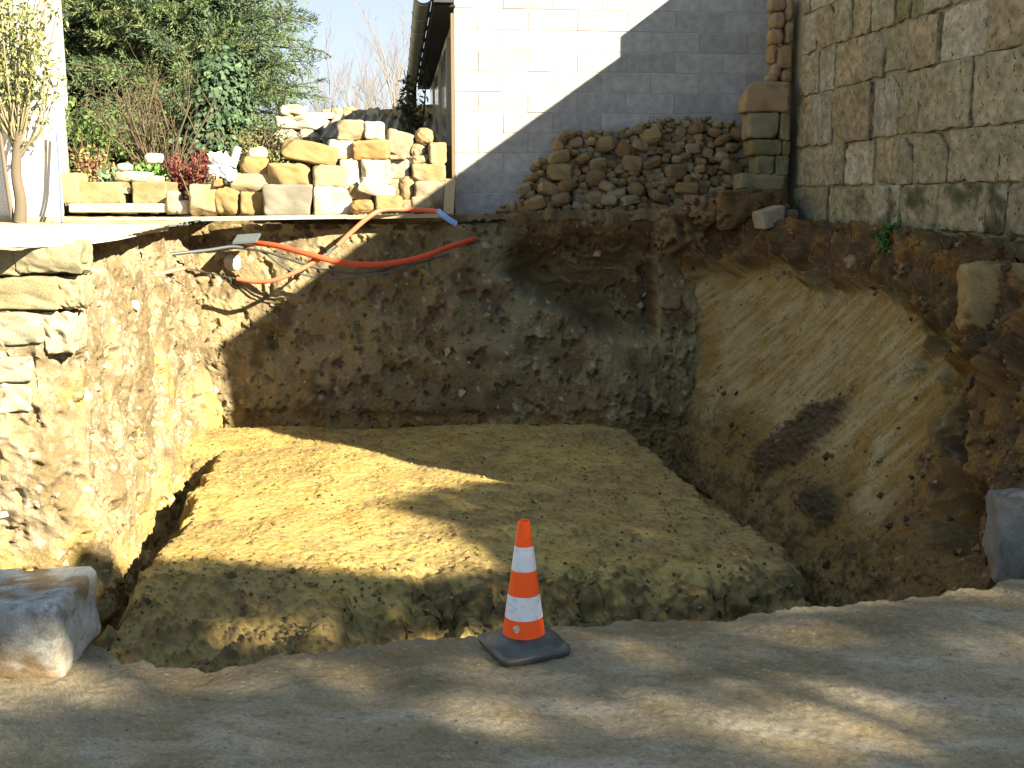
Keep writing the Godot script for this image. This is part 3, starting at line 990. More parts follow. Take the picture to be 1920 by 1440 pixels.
func block_house() -> void:
	var t := thing("block_house", "unrendered grey concrete block house with a zinc gutter along its left eave", "house", HA + Vector3(0, 1.5, 0))
	t.rotation_degrees.y = 6.0
	# own axes: x along the gable to the right, z out of the gable towards the street
	var Wd := 3.36
	var grey := lin(0.41, 0.40, 0.375)
	var core := Soup.new()
	core.box(Vector3(Wd * 0.5, 1.12, -0.1075), Vector3(Wd - 0.006, 2.74, 0.20), lin(0.60, 0.59, 0.56))
	put("mortar_bed", core.mesh(), M.render, t)
	var foot := Soup.new()
	foot.box(Vector3(Wd * 0.5, -0.16, -0.06), Vector3(Wd + 0.05, 0.40, 0.22), lin(0.33, 0.32, 0.28))
	put("footing", foot.mesh(), M.render, t)
	var variants := {}
	var r := RandomNumberGenerator.new()
	r.seed = 9
	for j in 13:
		var y := 0.044 + 0.2 * j
		var off := 0.24 if j % 2 == 1 else 0.49
		var edges := [0.0]
		var x := off
		while x < Wd - 0.05:
			edges.append(x)
			x += 0.5
		edges.append(Wd)
		for i in edges.size() - 1:
			var wd: float = edges[i + 1] - edges[i]
			if y + 0.2 > 2.75:
				continue
			var v := r.randi() % 5
			var key := "%d_%d" % [roundi(wd * 100), v]
			if not variants.has(key):
				var g: Color = grey * ([0.86, 0.94, 1.0, 1.05, 0.91][v] as float)
				var bx := Soup.new()
				bx.box(Vector3.ZERO, Vector3(wd - 0.007, 0.187, 0.2), g)
				variants[key] = bx.mesh()
			var o := put("concrete_block", variants[key], M.block, t)
			o.position = Vector3((edges[i] + edges[i + 1]) * 0.5, y + 0.1, -0.10 + r.randf_range(-0.003, 0.002))
			o.rotation = Vector3(r.randf_range(-0.004, 0.004), r.randf_range(-0.003, 0.003), 0)
	# side wall under the eave, receding from the street
	var side := Soup.new()
	side.box(Vector3(0.12, 1.0, -4.0), Vector3(0.2, 2.7, 7.5), lin(0.36, 0.36, 0.37))
	put("side_wall", side.mesh(), M.render, t)
	for k in 3:
		var z := -1.6 - k * 2.2
		var fr := Soup.new()
		fr.box(Vector3(0.0, 1.25, z), Vector3(0.06, 1.3, 1.3), lin(0.38, 0.33, 0.26))
		var wn := put("window", fr.mesh(), M.wood, t)
		var gl := Soup.new()
		for q in 2:
			gl.box(Vector3(-0.035, 1.25, z - 0.3 + 0.6 * q), Vector3(0.008, 1.12, 0.52), Color.WHITE)
		put("pane", gl.mesh(), M.glass, wn)
	var board := Soup.new()
	board.box(Vector3(-0.015, 1.12, -0.06), Vector3(0.03, 1.75, 0.12), lin(0.26, 0.19, 0.12))
	put("corner_board", board.mesh(), M.wood, t)
	var rough := Soup.new()
	rough.box(Vector3(-0.05, 0.35, -0.22), Vector3(0.10, 0.75, 0.14), lin(0.15, 0.12, 0.09))
	put("door_post", rough.mesh(), M.wood, t)
	var rf := Soup.new()
	var slate := lin(0.07, 0.07, 0.075)
	rf.quad(Vector3(-0.20, 2.13, -0.22), Vector3(-0.20, 2.13, -8.2), Vector3(3.6, 2.34, -8.2), Vector3(3.6, 2.34, -0.22), slate)
	rf.quad(Vector3(3.6, 2.28, -0.22), Vector3(3.6, 2.28, -8.2), Vector3(-0.20, 2.07, -8.2), Vector3(-0.20, 2.07, -0.22), slate)
	rf.box(Vector3(-0.105, 2.12, -0.02), Vector3(0.19, 0.10, 0.36), slate)
	put("roof", rf.mesh(), M.block, t)
	var sf := Soup.new()
	sf.box(Vector3(-0.09, 2.05, -4.0), Vector3(0.20, 0.02, 8.2), lin(0.05, 0.05, 0.05))
	sf.box(Vector3(-0.19, 2.10, -4.0), Vector3(0.02, 0.14, 8.2), lin(0.06, 0.055, 0.05))
	put("soffit", sf.mesh(), M.wood, t)
	# half round gutter
	var gut := sheet(14, 60, func(u, v):
		var a: float = PI * (u - 0.0)
		_c = lin(0.20, 0.20, 0.17)
		return Vector3(-0.30 - cos(a) * 0.09, 2.15 - sin(a) * 0.095, lerpf(0.18, -8.1, v)))
	var gu := put("gutter", gut, M.metal, t)
	for k in 9:
		var ring := Soup.new()
		var pts := []
		for m in 9:
			var a := PI * m / 8.0
			pts.append(Vector3(-0.30 - cos(a) * 0.094, 2.15 - sin(a) * 0.099, 0.05 - k * 0.95))
		ring.tube(pts, 0.008, 0.008, 6, lin(0.26, 0.26, 0.24))
		put("bracket", ring.mesh(), M.metal, gu)
	var dpipe := Soup.new()
	dpipe.tube(spline([Vector3(-0.275, 2.08, -7.7), Vector3(-0.275, 1.75, -7.7), Vector3(-0.22, 1.45, -7.7), Vector3(-0.05, 1.25, -7.7), Vector3(-0.04, 0.9, -7.7), Vector3(-0.04, 0.0, -7.7)], 4), 0.05, 0.05, 10, lin(0.05, 0.05, 0.05))
	put("downpipe", dpipe.mesh(), M.metal, t)

func white_house() -> void:
	var t := thing("white_house", "white rendered house wall at the left edge of the terrace", "house", Vector3(-6.5, 1.4, -9.5))
	var so := Soup.new()
	var wc := lin(0.74, 0.72, 0.68)
	var q := [Vector2(-2.55, 0), Vector2(2.55, 0), Vector2(0.3, -6.0), Vector2(-4.8, -6.0)]
	for k in 4:
		var a: Vector2 = q[k]
		var b: Vector2 = q[(k + 1) % 4]
		so.quad(Vector3(a.x, -0.2, a.y), Vector3(a.x, 6.6, a.y), Vector3(b.x, 6.6, b.y), Vector3(b.x, -0.2, b.y), wc)
	put("wall", so.mesh(), M.render, t)
	var pl := Soup.new()
	pl.box(Vector3(0.0, 0.07, 0.02), Vector3(5.14, 0.14, 0.05), lin(0.5, 0.40, 0.28))
	put("plinth", pl.mesh(), M.render, t)
	var rf := Soup.new()
	rf.quad(Vector3(-2.55, 6.62, 0), Vector3(-4.8, 6.62, -6), Vector3(0.3, 6.62, -6), Vector3(2.55, 6.62, 0), lin(0.3, 0.14, 0.09))
	put("roof", rf.mesh(), M.block, t)

# ---------------------------------------------------------------- stacked limestone and rubble

func stacked_blocks() -> void:
	var white := lin(0.62, 0.555, 0.43)
	var cream := lin(0.48, 0.39, 0.235)
	var ochre := lin(0.40, 0.285, 0.13)
	var grey := lin(0.29, 0.265, 0.205)
	var brown := lin(0.43, 0.34, 0.205)
	# outline (survey sheet), depth, thickness, tilt in degrees, colour, label
	var list := [
		[[112, 635, 278, 842], 10.62, 0.26, 0, cream, "upright cream block, leftmost of the stacked limestone wall"],
		[[275, 650, 428, 838], 10.62, 0.24, 0, ochre, "rounded yellowish block second from the left in the bottom row"],
		[[436, 682, 590, 834], 10.64, 0.24, 0, ochre, "squarish orange-tan block third from the left in the bottom row"],
		[[588, 638, 908, 842], 10.55, 0.34, 0, grey, "largest bottom-row block with a grey front"],
		[[912, 650, 1148, 836], 10.58, 0.30, 0, white, "bright white block in the bottom row right of the big grey one"],
		[[372, 560, 624, 684], 10.66, 0.24, 2, cream, "flat pale block lying across the second and third bottom blocks"],
		[[618, 500, 888, 642], 10.60, 0.30, 0, ochre, "tan block resting on the big grey-fronted block"],
		[[903, 515, 1112, 656], 10.60, 0.24, 0, cream, "cream block on the white bottom block, second row"],
		[[1080, 475, 1220, 656], 10.74, 0.24, 0, white, "tall white block behind the second row, under the upper stones"],
		[[435, 458, 626, 584], 10.68, 0.24, -4, ochre, "yellow rounded block beside the grey plastic pipe"],
		[[482, 395, 606, 485], 10.86, 0.20, 12, white, "pointed white stone peeping out behind the yellow rounded block"],
		[[700, 362, 1046, 496], 10.60, 0.30, -11, ochre, "long tan block lying tilted near the top of the stack"],
		[[1003, 345, 1168, 476], 10.80, 0.24, 0, white, "white cube behind the right end of the long tilted block"],
		[[1216, 475, 1402, 640], 10.74, 0.28, 0, white, "white block at the right end of the stack's second row"],
		[[1168, 350, 1392, 480], 10.74, 0.28, 2, ochre, "orange-tan block just below the two topmost white stones"],
		[[1064, 222, 1234, 352], 10.80, 0.26, 3, cream, "left one of the two topmost stones, rounded cream block"],
		[[1238, 230, 1364, 350], 10.80, 0.24, 0, white, "right one of the two topmost stones, small white cube"],
		[[1200, 618, 1432, 716], 10.52, 0.22, -17, white, "white slab tilted in front of the stack's right end"],
		[[1142, 648, 1300, 738], 10.60, 0.20, -6, ochre, "tan stone wedged under the tilted white slab"],
		[[1148, 735, 1308, 826], 10.48, 0.18, 4, ochre, "small knobbly tan stone on the terrace edge below the slab"],
		[[1306, 708, 1478, 806], 10.50, 0.20, 0, ochre, "smooth tan stone behind the orange conduit's bend"],
		[[1543, 712, 1678, 822], 10.44, 0.18, 6, cream, "small white cube on the edge over the red conduit"],
		[[1368, 295, 1536, 455], 10.98, 0.26, -14, lin(0.38, 0.32, 0.22), "dark slanting block at the top of the shaded stones"],
		[[1563, 272, 1682, 384], 10.98, 0.22, 0, brown, "roundish brown stone topping the shaded column by the house"],
		[[1528, 373, 1634, 462], 10.98, 0.20, 0, brown, "small brown cobble under the round top stone"],
		[[1653, 366, 1764, 510], 10.92, 0.22, 0, brown, "upright brown stone against the house corner"],
		[[1524, 445, 1664, 516], 10.96, 0.20, 8, brown, "wedge-shaped brown stone in the middle of the shaded column"],
		[[1398, 473, 1528, 606], 10.96, 0.24, 0, lin(0.44, 0.42, 0.37), "grey squared block in the shade of the stack"],
		[[1546, 503, 1757, 636], 10.90, 0.24, 0, brown, "wide tan block in the shaded column, second from its bottom"],
		[[1463, 586, 1568, 752], 10.90, 0.22, 0, lin(0.42, 0.31, 0.17), "egg-shaped brown stone standing beside the shaded column"],
		[[1562, 618, 1768, 812], 10.86, 0.26, 0, lin(0.40, 0.34, 0.24), "large bottom block of the shaded column by the house"],
		[[1408, 600, 1482, 810], 10.94, 0.2, 0, cream, "narrow pale stone between the tilted slab and egg-shaped stone"],
		[[1403, 446, 1508, 478], 10.90, 0.2, 0, brown, "thin flat stone on top of the grey squared block"],
		[[1470, 738, 1550, 812], 10.84, 0.2, 0, lin(0.40, 0.31, 0.19), "dark little stone under the egg-shaped one"],
		[[262, 560, 326, 655], 10.60, 0.14, 5, lin(0.45, 0.28, 0.15), "reddish brick-like stone below the white plastic bag"],
	]
	var k := 0
	for a in list:
		var q := surveyed(a[0], 320, 160, 0.29167, a[1], a[2])
		var sz: Vector3 = q[1]
		var round := k in [1, 9, 23, 24, 26, 29, 19, 10]
		var o := put("limestone_block", rough_stone(sz * Vector3(1.02, 1.03, 1.0), 1200 + k * 3, a[4], 0.55, 0.075 if round else 0.032, 0.016 if round else 0.011, 12, 5 if round else 3), M.stone)
		o.position = q[0]
		o.rotation_degrees = Vector3(0, rng.randf_range(-8, 8) + 5.0, a[3])
		tag(o, a[5], "stone block", "limestone blocks stacked on the terrace")
		k += 1

func rubble_heap() -> void:
	var r := RandomNumberGenerator.new()
	r.seed = 4242
	var px := [0.06, 0.12, 0.21, 0.40, 0.44, 0.60, 1.04, 1.24, 1.50, 1.95, 2.36]
	var py := [1.66, 1.86, 2.06, 2.12, 2.34, 2.34, 2.34, 2.42, 2.47, 2.48, 2.42]
	var variants := []
	var tones := [lin(0.31, 0.235, 0.125), lin(0.34, 0.275, 0.16), lin(0.26, 0.18, 0.09), lin(0.31, 0.26, 0.175), lin(0.25, 0.185, 0.10), lin(0.36, 0.25, 0.12)]
	for k in 18:
		variants.append(rough_stone(Vector3(1.0, r.randf_range(0.85, 1.1), 0.95) * 0.2, 2000 + k, tones[k % 6], 0.4, [0.05, 0.075, 0.09][k % 3], 0.02, 7, 6))
	var placed := []
	for layer in 2:
		var mine := []
		var tries := 0
		while tries < (2200 if layer == 1 else 90):
			tries += 1
			var a := r.randf_range(0.045, 0.13) if r.randf() < 0.65 else r.randf_range(0.035, 0.06)
			var b := a * r.randf_range(0.5, 0.85)
			var x := r.randf_range(0.1, 2.34)
			var ground := 1.575 + 0.12 * ss(1.45, 2.35, x)
			var y := ground + b * 0.85
			for m in mine:
				var dx: float = absf(x - m.x) / ((a + m.a) * 0.86)
				if dx < 1.0:
					y = maxf(y, m.y + (b + m.b) * 0.82 * sqrt(1.0 - dx * dx))
			if y + b * 0.8 > along(px, py, x) + r.randf_range(-0.02, 0.03):
				continue
			mine.append({x = x, y = y, a = a, b = b, l = layer})
		if layer == 1:
			for k in 2600:
				var x := r.randf_range(0.1, 2.36)
				var y := r.randf_range(1.58, 2.46)
				if y > along(px, py, x) - 0.03:
					continue
				var free := 1.0
				for m in mine:
					var e := Vector2((x - m.x) / m.a, (y - m.y) / m.b).length() - 1.0
					free = minf(free, e * minf(m.a, m.b))
				if free > 0.007:
					var sz := clampf(free + 0.028, 0.03, 0.085)
					mine.append({x = x, y = y, a = sz * 1.15, b = sz * 0.9, l = 2})
		placed.append_array(mine)
	var classes := {}
	for m in placed:
		var o := put("fieldstone", variants[r.randi() % variants.size()], M.stone)
		var front: float = -10.70 - 0.22 * (m.y - 1.58) / 0.85
		var z: float = front - 0.07 - (0.15 if m.l == 0 else (0.05 if m.l == 2 else 0.0)) - 0.1 * (m.x / 2.4)
		o.position = Vector3(m.x, m.y, z)
		o.scale = Vector3(m.a * 10.4, m.b * 10.6, minf(m.a, 0.09) * 10.0)
		o.rotation = Vector3(r.randf_range(-0.3, 0.3), r.randf_range(-0.5, 0.5), r.randf_range(-0.42, 0.42))
		var side: String = "left" if m.x < 0.8 else ("right" if m.x > 1.6 else "middle")
		var row: String = "low" if m.y < 1.86 else ("high" if m.y > 2.12 else "halfway up")
		var big: String = "large" if m.a > 0.095 else ("small" if m.a < 0.06 else "middling")
		var key := "%s fieldstones %s %s, rubble heap's %s third" % [big, row, "in front" if m.l == 1 else ("at back" if m.l == 0 else "in gaps"), side]
		if not classes.has(key):
			classes[key] = []
		classes[key].append([m.x, o])
	var nth := ["leftmost", "second from left", "third from left", "fourth from left", "fifth from left", "sixth from left", "seventh from left", "eighth from left", "ninth from left", "tenth from left"]
	for key in classes:
		var row: Array = classes[key]
		row.sort_custom(func(p, q): return p[0] < q[0])
		for k in row.size():
			var word: String = nth[k] if k < nth.size() else "%dth from left" % (k + 1)
			tag(row[k][1], "%s of the %s" % [word, key], "fieldstone", "fieldstones heaped against the block wall")
	# strays at the heap's left foot
	var st := [[[35, 695, 105, 728], "flat stray stone left of the rubble heap's foot"], [[112, 655, 160, 726], "upright stray stone at the rubble heap's left foot"], [[60, 672, 96, 696], "tiny stray stone lying on the flat stray one"], [[162, 655, 200, 722], "slim pale stray stone touching the rubble heap's left foot"]]
	var k := 0
	for s in st:
		var q := surveyed(s[0], 920, 180, 0.302, 10.86, 0.1)
		var o := put("fieldstone", rough_stone(q[1] * 1.05, 2300 + k, tones[k % 6], 0.4, 0.04, 0.008, 7, 4), M.stone)
		o.position = q[0]
		tag(o, s[1], "fieldstone", "stray stones beside the rubble heap")
		k += 1

func ledge_stones() -> void:
	var earth := lin(0.16, 0.105, 0.05)
	var q := surveyed([1425, 585, 1860, 830], 920, 180, 0.302, 10.12, 0.5)
	var o := structure("earth_ledge", stone_mesh(q[1], 61, 0.06, 0.045, 32, 2, paint_lime(earth, earth * 0.45, lin(0.25, 0.16, 0.07), 0.6)), M.earth)
	o.position = q[0]
	q = surveyed([1195, 612, 1440, 800], 920, 180, 0.302, 10.25, 0.45)
	o = structure("earth_ledge", stone_mesh(q[1], 62, 0.15, 0.07, 28, 3, paint_lime(lin(0.24, 0.16, 0.08), earth * 0.6, lin(0.28, 0.18, 0.08), 0.6)), M.earth)
	o.position = q[0]
	q = surveyed([1040, 700, 1420, 1000], 920, 180, 0.302, 10.35, 0.5)
	o = structure("earth_ledge", stone_mesh(q[1], 63, 0.13, 0.08, 30, 4, paint_lime(lin(0.22, 0.15, 0.075), earth * 0.6, lin(0.30, 0.22, 0.12), 0.6)), M.earth)
	o.position = q[0]
	q = surveyed([1660, 688, 1838, 806], 920, 180, 0.302, 9.9, 0.2)
	o = put("limestone_block", rough_stone(q[1], 64, lin(0.44, 0.37, 0.27), 0.3, 0.02, 0.008, 9, 5), M.stone)
	o.position = q[0] + Vector3(0, -0.01, 0)
	o.rotation_degrees = Vector3(0, 20, 14)
	tag(o, "pale angular stone alone on the earth ledge below the old building", "stone block")
	q = surveyed([1826, 706, 1925, 800], 920, 180, 0.302, 9.98, 0.2)
	o = put("limestone_block", rough_stone(q[1], 65, lin(0.17, 0.14, 0.085), 0.3, 0.04, 0.01, 9, 4), M.stone)
	o.position = q[0]
	tag(o, "dark mossy stone right beside the pale one on the ledge", "stone block")
	# stones left in the cut earth
	var emb := [[[345, 1085, 450, 1200], 320, 160, 0.29167, 10.28, lin(0.68, 0.64, 0.55), "white stone stuck in the sunlit earth below the black cable"],
		[[1040, 1215, 1195, 1330], 920, 180, 0.302, 10.2, lin(0.30, 0.22, 0.12), "brown slab of stone jutting from the back bank's right corner"],
		[[630, 340, 730, 440], 1400, 380, 0.2917, 9.0, lin(0.32, 0.24, 0.12), "tan stone stuck in the dark topsoil under the old building"],
		[[955, 385, 1040, 445], 1400, 380, 0.2917, 8.3, lin(0.28, 0.21, 0.11), "small flat tan stone in the topsoil nearer the street"]]
	var k := 0
	for a in emb:
		var z: Array = a[0]
		q = surveyed(z, a[1], a[2], a[3], a[4], 0.2)
		var f: Callable = back_wall if k < 2 else right_bank
		var hit := on_surface(f, a[1] + (z[0] + z[2]) * 0.5 * a[3], a[2] + (z[1] + z[3]) * 0.5 * a[3])
		o = put("embedded_stone", rough_stone((q[1] as Vector3) * (-hit.z / a[4]), 70 + k, a[5], 0.3, 0.06, 0.02, 10, 7), M.stone)
		o.position = hit + Vector3(0.02 if k > 1 else 0.0, 0, -0.05)
		tag(o, a[6], "stone", "stones stuck in the cut earth")
		k += 1

func seen(p: Vector3) -> Vector2:          # where a point of the site lies on the survey photograph
	var t := deg_to_rad(TILT)
	var d := p - EYE
	var dep := -d.z * cos(t) - d.y * sin(t)
	return Vector2(960.0 + FOCAL * d.x / dep, 720.0 - FOCAL * (d.y * cos(t) - d.z * sin(t)) / dep)

func on_surface(f: Callable, u: float, v: float) -> Vector3:      # point of an earth face on a sight line
	var best := Vector3.ZERO
	var bd := 1e9
	var c := Vector2(0.5, 0.5)
	var half := 0.5
	for pass_ in 3:
		var c2 := c
		for j in 25:
			for i in 25:
				var uv := (c + Vector2(i / 12.0 - 1.0, j / 12.0 - 1.0) * half).clamp(Vector2.ZERO, Vector2.ONE)
				var p: Vector3 = f.call(uv.x, uv.y)
				var d := seen(p).distance_to(Vector2(u, v))
				if d < bd:
					bd = d
					best = p
					c2 = uv
		c = c2
		half *= 0.16
	return best

func ruined_walls() -> void:
	var t := thing("ruined_wall", "remains of a lichened retaining wall at the left end of the pit", "wall", Vector3(-2.8, 0.6, -6.0))
	var list := [[[78, 176, 474, 388], 0], [[-420, 178, 72, 404], 0], [[-300, 410, 332, 628], 0], [[-380, 638, 226, 846], 1], [[226, 640, 440, 905], 2], [[-420, 860, 150, 925], 2], [[-360, 930, 160, 1090], 1], [[-420, 1100, 150, 1290], 2], [[330, 405, 500, 620], 3]]
	var k := 0
	for a in list:
		var base: Color = [lin(0.38, 0.345, 0.21), lin(0.42, 0.385, 0.27), lin(0.50, 0.44, 0.31), lin(0.42, 0.35, 0.21)][a[1]]
		var q := surveyed(a[0], 0, 400, 0.29167, 5.95 + (0.07 if a[1] == 3 or k == 4 else 0.0), 0.3)
		var o := put("stone", rough_stone(q[1], 3100 + k, base, 0.25, 0.018, 0.018, 18, 2), M.stone, t)
		o.position = q[0] - t.position
		o.rotation_degrees = Vector3(0, 6, 0)
		k += 1
	t = thing("ruined_wall", "broken yellow masonry of the street wall at the right end of the pit", "wall", Vector3(2.8, 0.6, -5.8))
	var l2 := [[[1445, 400, 1900, 860], lin(0.38, 0.27, 0.12), 5.90], [[1610, 870, 1950, 1330], lin(0.34, 0.22, 0.09), 6.0], [[1735, 1375, 1950, 1560], lin(0.5, 0.46, 0.38), 5.8], [[1600, 1330, 1900, 1700], lin(0.20, 0.13, 0.06), 5.9], [[1655, 1950, 2050, 2480], lin(0.26, 0.25, 0.225), 4.92]]
	k = 0
	for a in l2:
		var q := surveyed(a[0], 1400, 380, 0.2917, a[2], 0.32)
		var o := put("stone", rough_stone(q[1], 3200 + k, a[1], 0.5, 0.05 if k < 4 else 0.02, 0.022 if k < 4 else 0.012, 16, 4 if k < 4 else 1), M.stone, t)
		o.position = q[0] - t.position
		o.rotation_degrees = Vector3(0, -12, 0)
		k += 1
	var o2 := put("kerb_block", stone_mesh(Vector3(0.80, 0.29, 0.44), 41, 0.030, 0.010, 40, 0, func(p: Vector3, n: Vector3) -> Color:
		var c := lin(0.40, 0.385, 0.345).lerp(lin(0.50, 0.475, 0.40), ss(-0.1, 0.3, nB.get_noise_3dv(p)))
		var clay := ss(0.05, 0.3, nB.get_noise_3dv(p * 0.6 + Vector3(3, 0, 1)) + ss(0.2, 0.7, n.z) * 0.45 - 0.1)
		c = c.lerp(lin(0.27, 0.17, 0.075), clay * 0.85)
		c = c.lerp(lin(0.62, 0.60, 0.55), ss(0.15, 0.45, nC.get_noise_3dv(p * 0.5 + Vector3(1, 2, 3))) * 0.5)
		return c.lerp(lin(0.12, 0.09, 0.06), ss(0.25, 0.55, nC.get_noise_3dv(p)) * 0.5)), M.render)
	o2.position = Vector3(-2.03, 0.125, -3.84)
	o2.rotation_degrees = Vector3(0, 3, 0)
	tag(o2, "big clay-smeared limestone block on the road beside the pit", "stone block")

# ---------------------------------------------------------------- cone

func traffic_cone() -> void:
	var t := thing("traffic_cone", "orange and white traffic cone standing at the pit's edge", "traffic cone", Vector3(0.045, 0.0, -3.90))
	t.position.y = 0.004
	t.rotation_degrees.y = 24.0
	var black := lin(0.022, 0.024, 0.028)
	var orange := lin(1.0, 0.11, 0.018)
	var white := lin(0.72, 0.70, 0.70)
	# plate with rounded corners and a raised collar
	var plate := sheet(64, 14, func(u, v):
		_c = black.lerp(lin(0.10, 0.095, 0.08), 0.35 + 0.5 * nA.get_noise_3d(cos(u * TAU) * v * 2.0, v * 0.6, sin(u * TAU) * v * 2.0))
		var a: float = u * TAU
		var d := Vector2(cos(a), sin(a))
		var sq := 0.146 / pow(pow(absf(d.x), 7.0) + pow(absf(d.y), 7.0), 1.0 / 7.0)
		var rr: float
		var y: float
		if v < 0.22:
			rr = sq * (1.0 if v > 0.01 else 0.98)
			y = lerpf(0.0, 0.022, v / 0.22)
		else:
			var w: float = (v - 0.22) / 0.78
			rr = lerpf(sq * 0.985, 0.078, w)
			var lift := sqrt(clampf((0.142 - rr) / 0.062, 0.0, 1.0))
			y = lerpf(0.026, 0.062, lift)
		return Vector3(d.x * rr, y, -d.y * rr))
	put("base_plate", plate, M.rubber, t)
	var hs := [0.056, 0.130, 0.219, 0.314, 0.407, 0.500]
	var rad := func(y: float) -> float: return lerpf(0.0815, 0.0215, (y - 0.056) / 0.444)
	for k in 5:
		var y0: float = hs[k]
		var y1: float = hs[k + 1]
		var wh := k % 2 == 1
		var m := sheet(40, 8, func(u, v):
			var a: float = u * TAU
			var y: float = lerpf(y0, y1, v)
			var rr: float = rad.call(y) + (0.0012 if wh else 0.0)
			var p := Vector3(cos(a) * rr, y, -sin(a) * rr)
			if wh:
				_c = white.lerp(lin(0.45, 0.42, 0.38), ss(0.1, 0.45, nC.get_noise_3d(p.x * 1.2, p.y * 3.0, p.z * 1.2)) * 0.5)
			else:
				_c = orange.lerp(lin(0.75, 0.12, 0.05), ss(0.2, 0.5, nC.get_noise_3dv(p * 2.0)) * 0.4)
			return p)
		put("white_sleeve" if wh else "orange_band", m, M.plastic, t)
	# open top: rim and inner skin
	var rim := sheet(28, 8, func(u, v):
		var a: float = u * TAU
		_c = orange
		var rr: float = 0.0215 - 0.004 * sin(minf(v * 2.0, 1.0) * PI * 0.5)
		var y: float = 0.5 + 0.002 * sin(minf(v * 2.0, 1.0) * PI) - maxf(0.0, v - 0.5) * 0.12
		return Vector3(cos(a) * rr, y, -sin(a) * rr))
	put("rim", rim, M.plastic, t)
	# torn silver sticker
	var stick := sheet(10, 12, func(u, v):
		var w := 0.085 * (0.75 + 0.5 * nB.get_noise_2d(v * 0.6, 3.0)) * sin(PI * (0.12 + 0.76 * v))
		var a: float = deg_to_rad(-90.0 - 24.0 - 22.0) + (u - 0.5) * 0.36 * (0.75 + nB.get_noise_2d(v * 0.7, 2.0) * 0.8) * sqrt(maxf(0.02, sin(PI * v))) + w * 0.0
		var y := lerpf(0.083, 0.116, v)
		var rr: float = rad.call(y) + 0.0012
		_c = lin(0.62, 0.60, 0.52) if nC.get_noise_2d(u * 0.7, v * 0.9) > -0.08 else lin(0.45, 0.28, 0.16)
		return Vector3(cos(a) * rr, y, -sin(a) * rr))
	put("torn_sticker", stick, M.metal, t)

# ---------------------------------------------------------------- pipes, cables and odds and ends

func cable(called: String, label: String, category: String, zs: Array, depths: Array, r: float, col: Color, m: Material, group := "", ox := 320.0, oy := 160.0) -> void:
	var pts := []
	for k in zs.size():
		pts.append(at(ox + zs[k][0] * 0.29167, oy + zs[k][1] * 0.29167, lerpf(depths[0], depths[1], float(k) / (zs.size() - 1)) if depths.size() == 2 else depths[k]))
	var so := Soup.new()
	so.tube(spline(pts, 8), r, r, 10, col)
	var o := put(called, so.mesh(), m)
	tag(o, label, category, group)

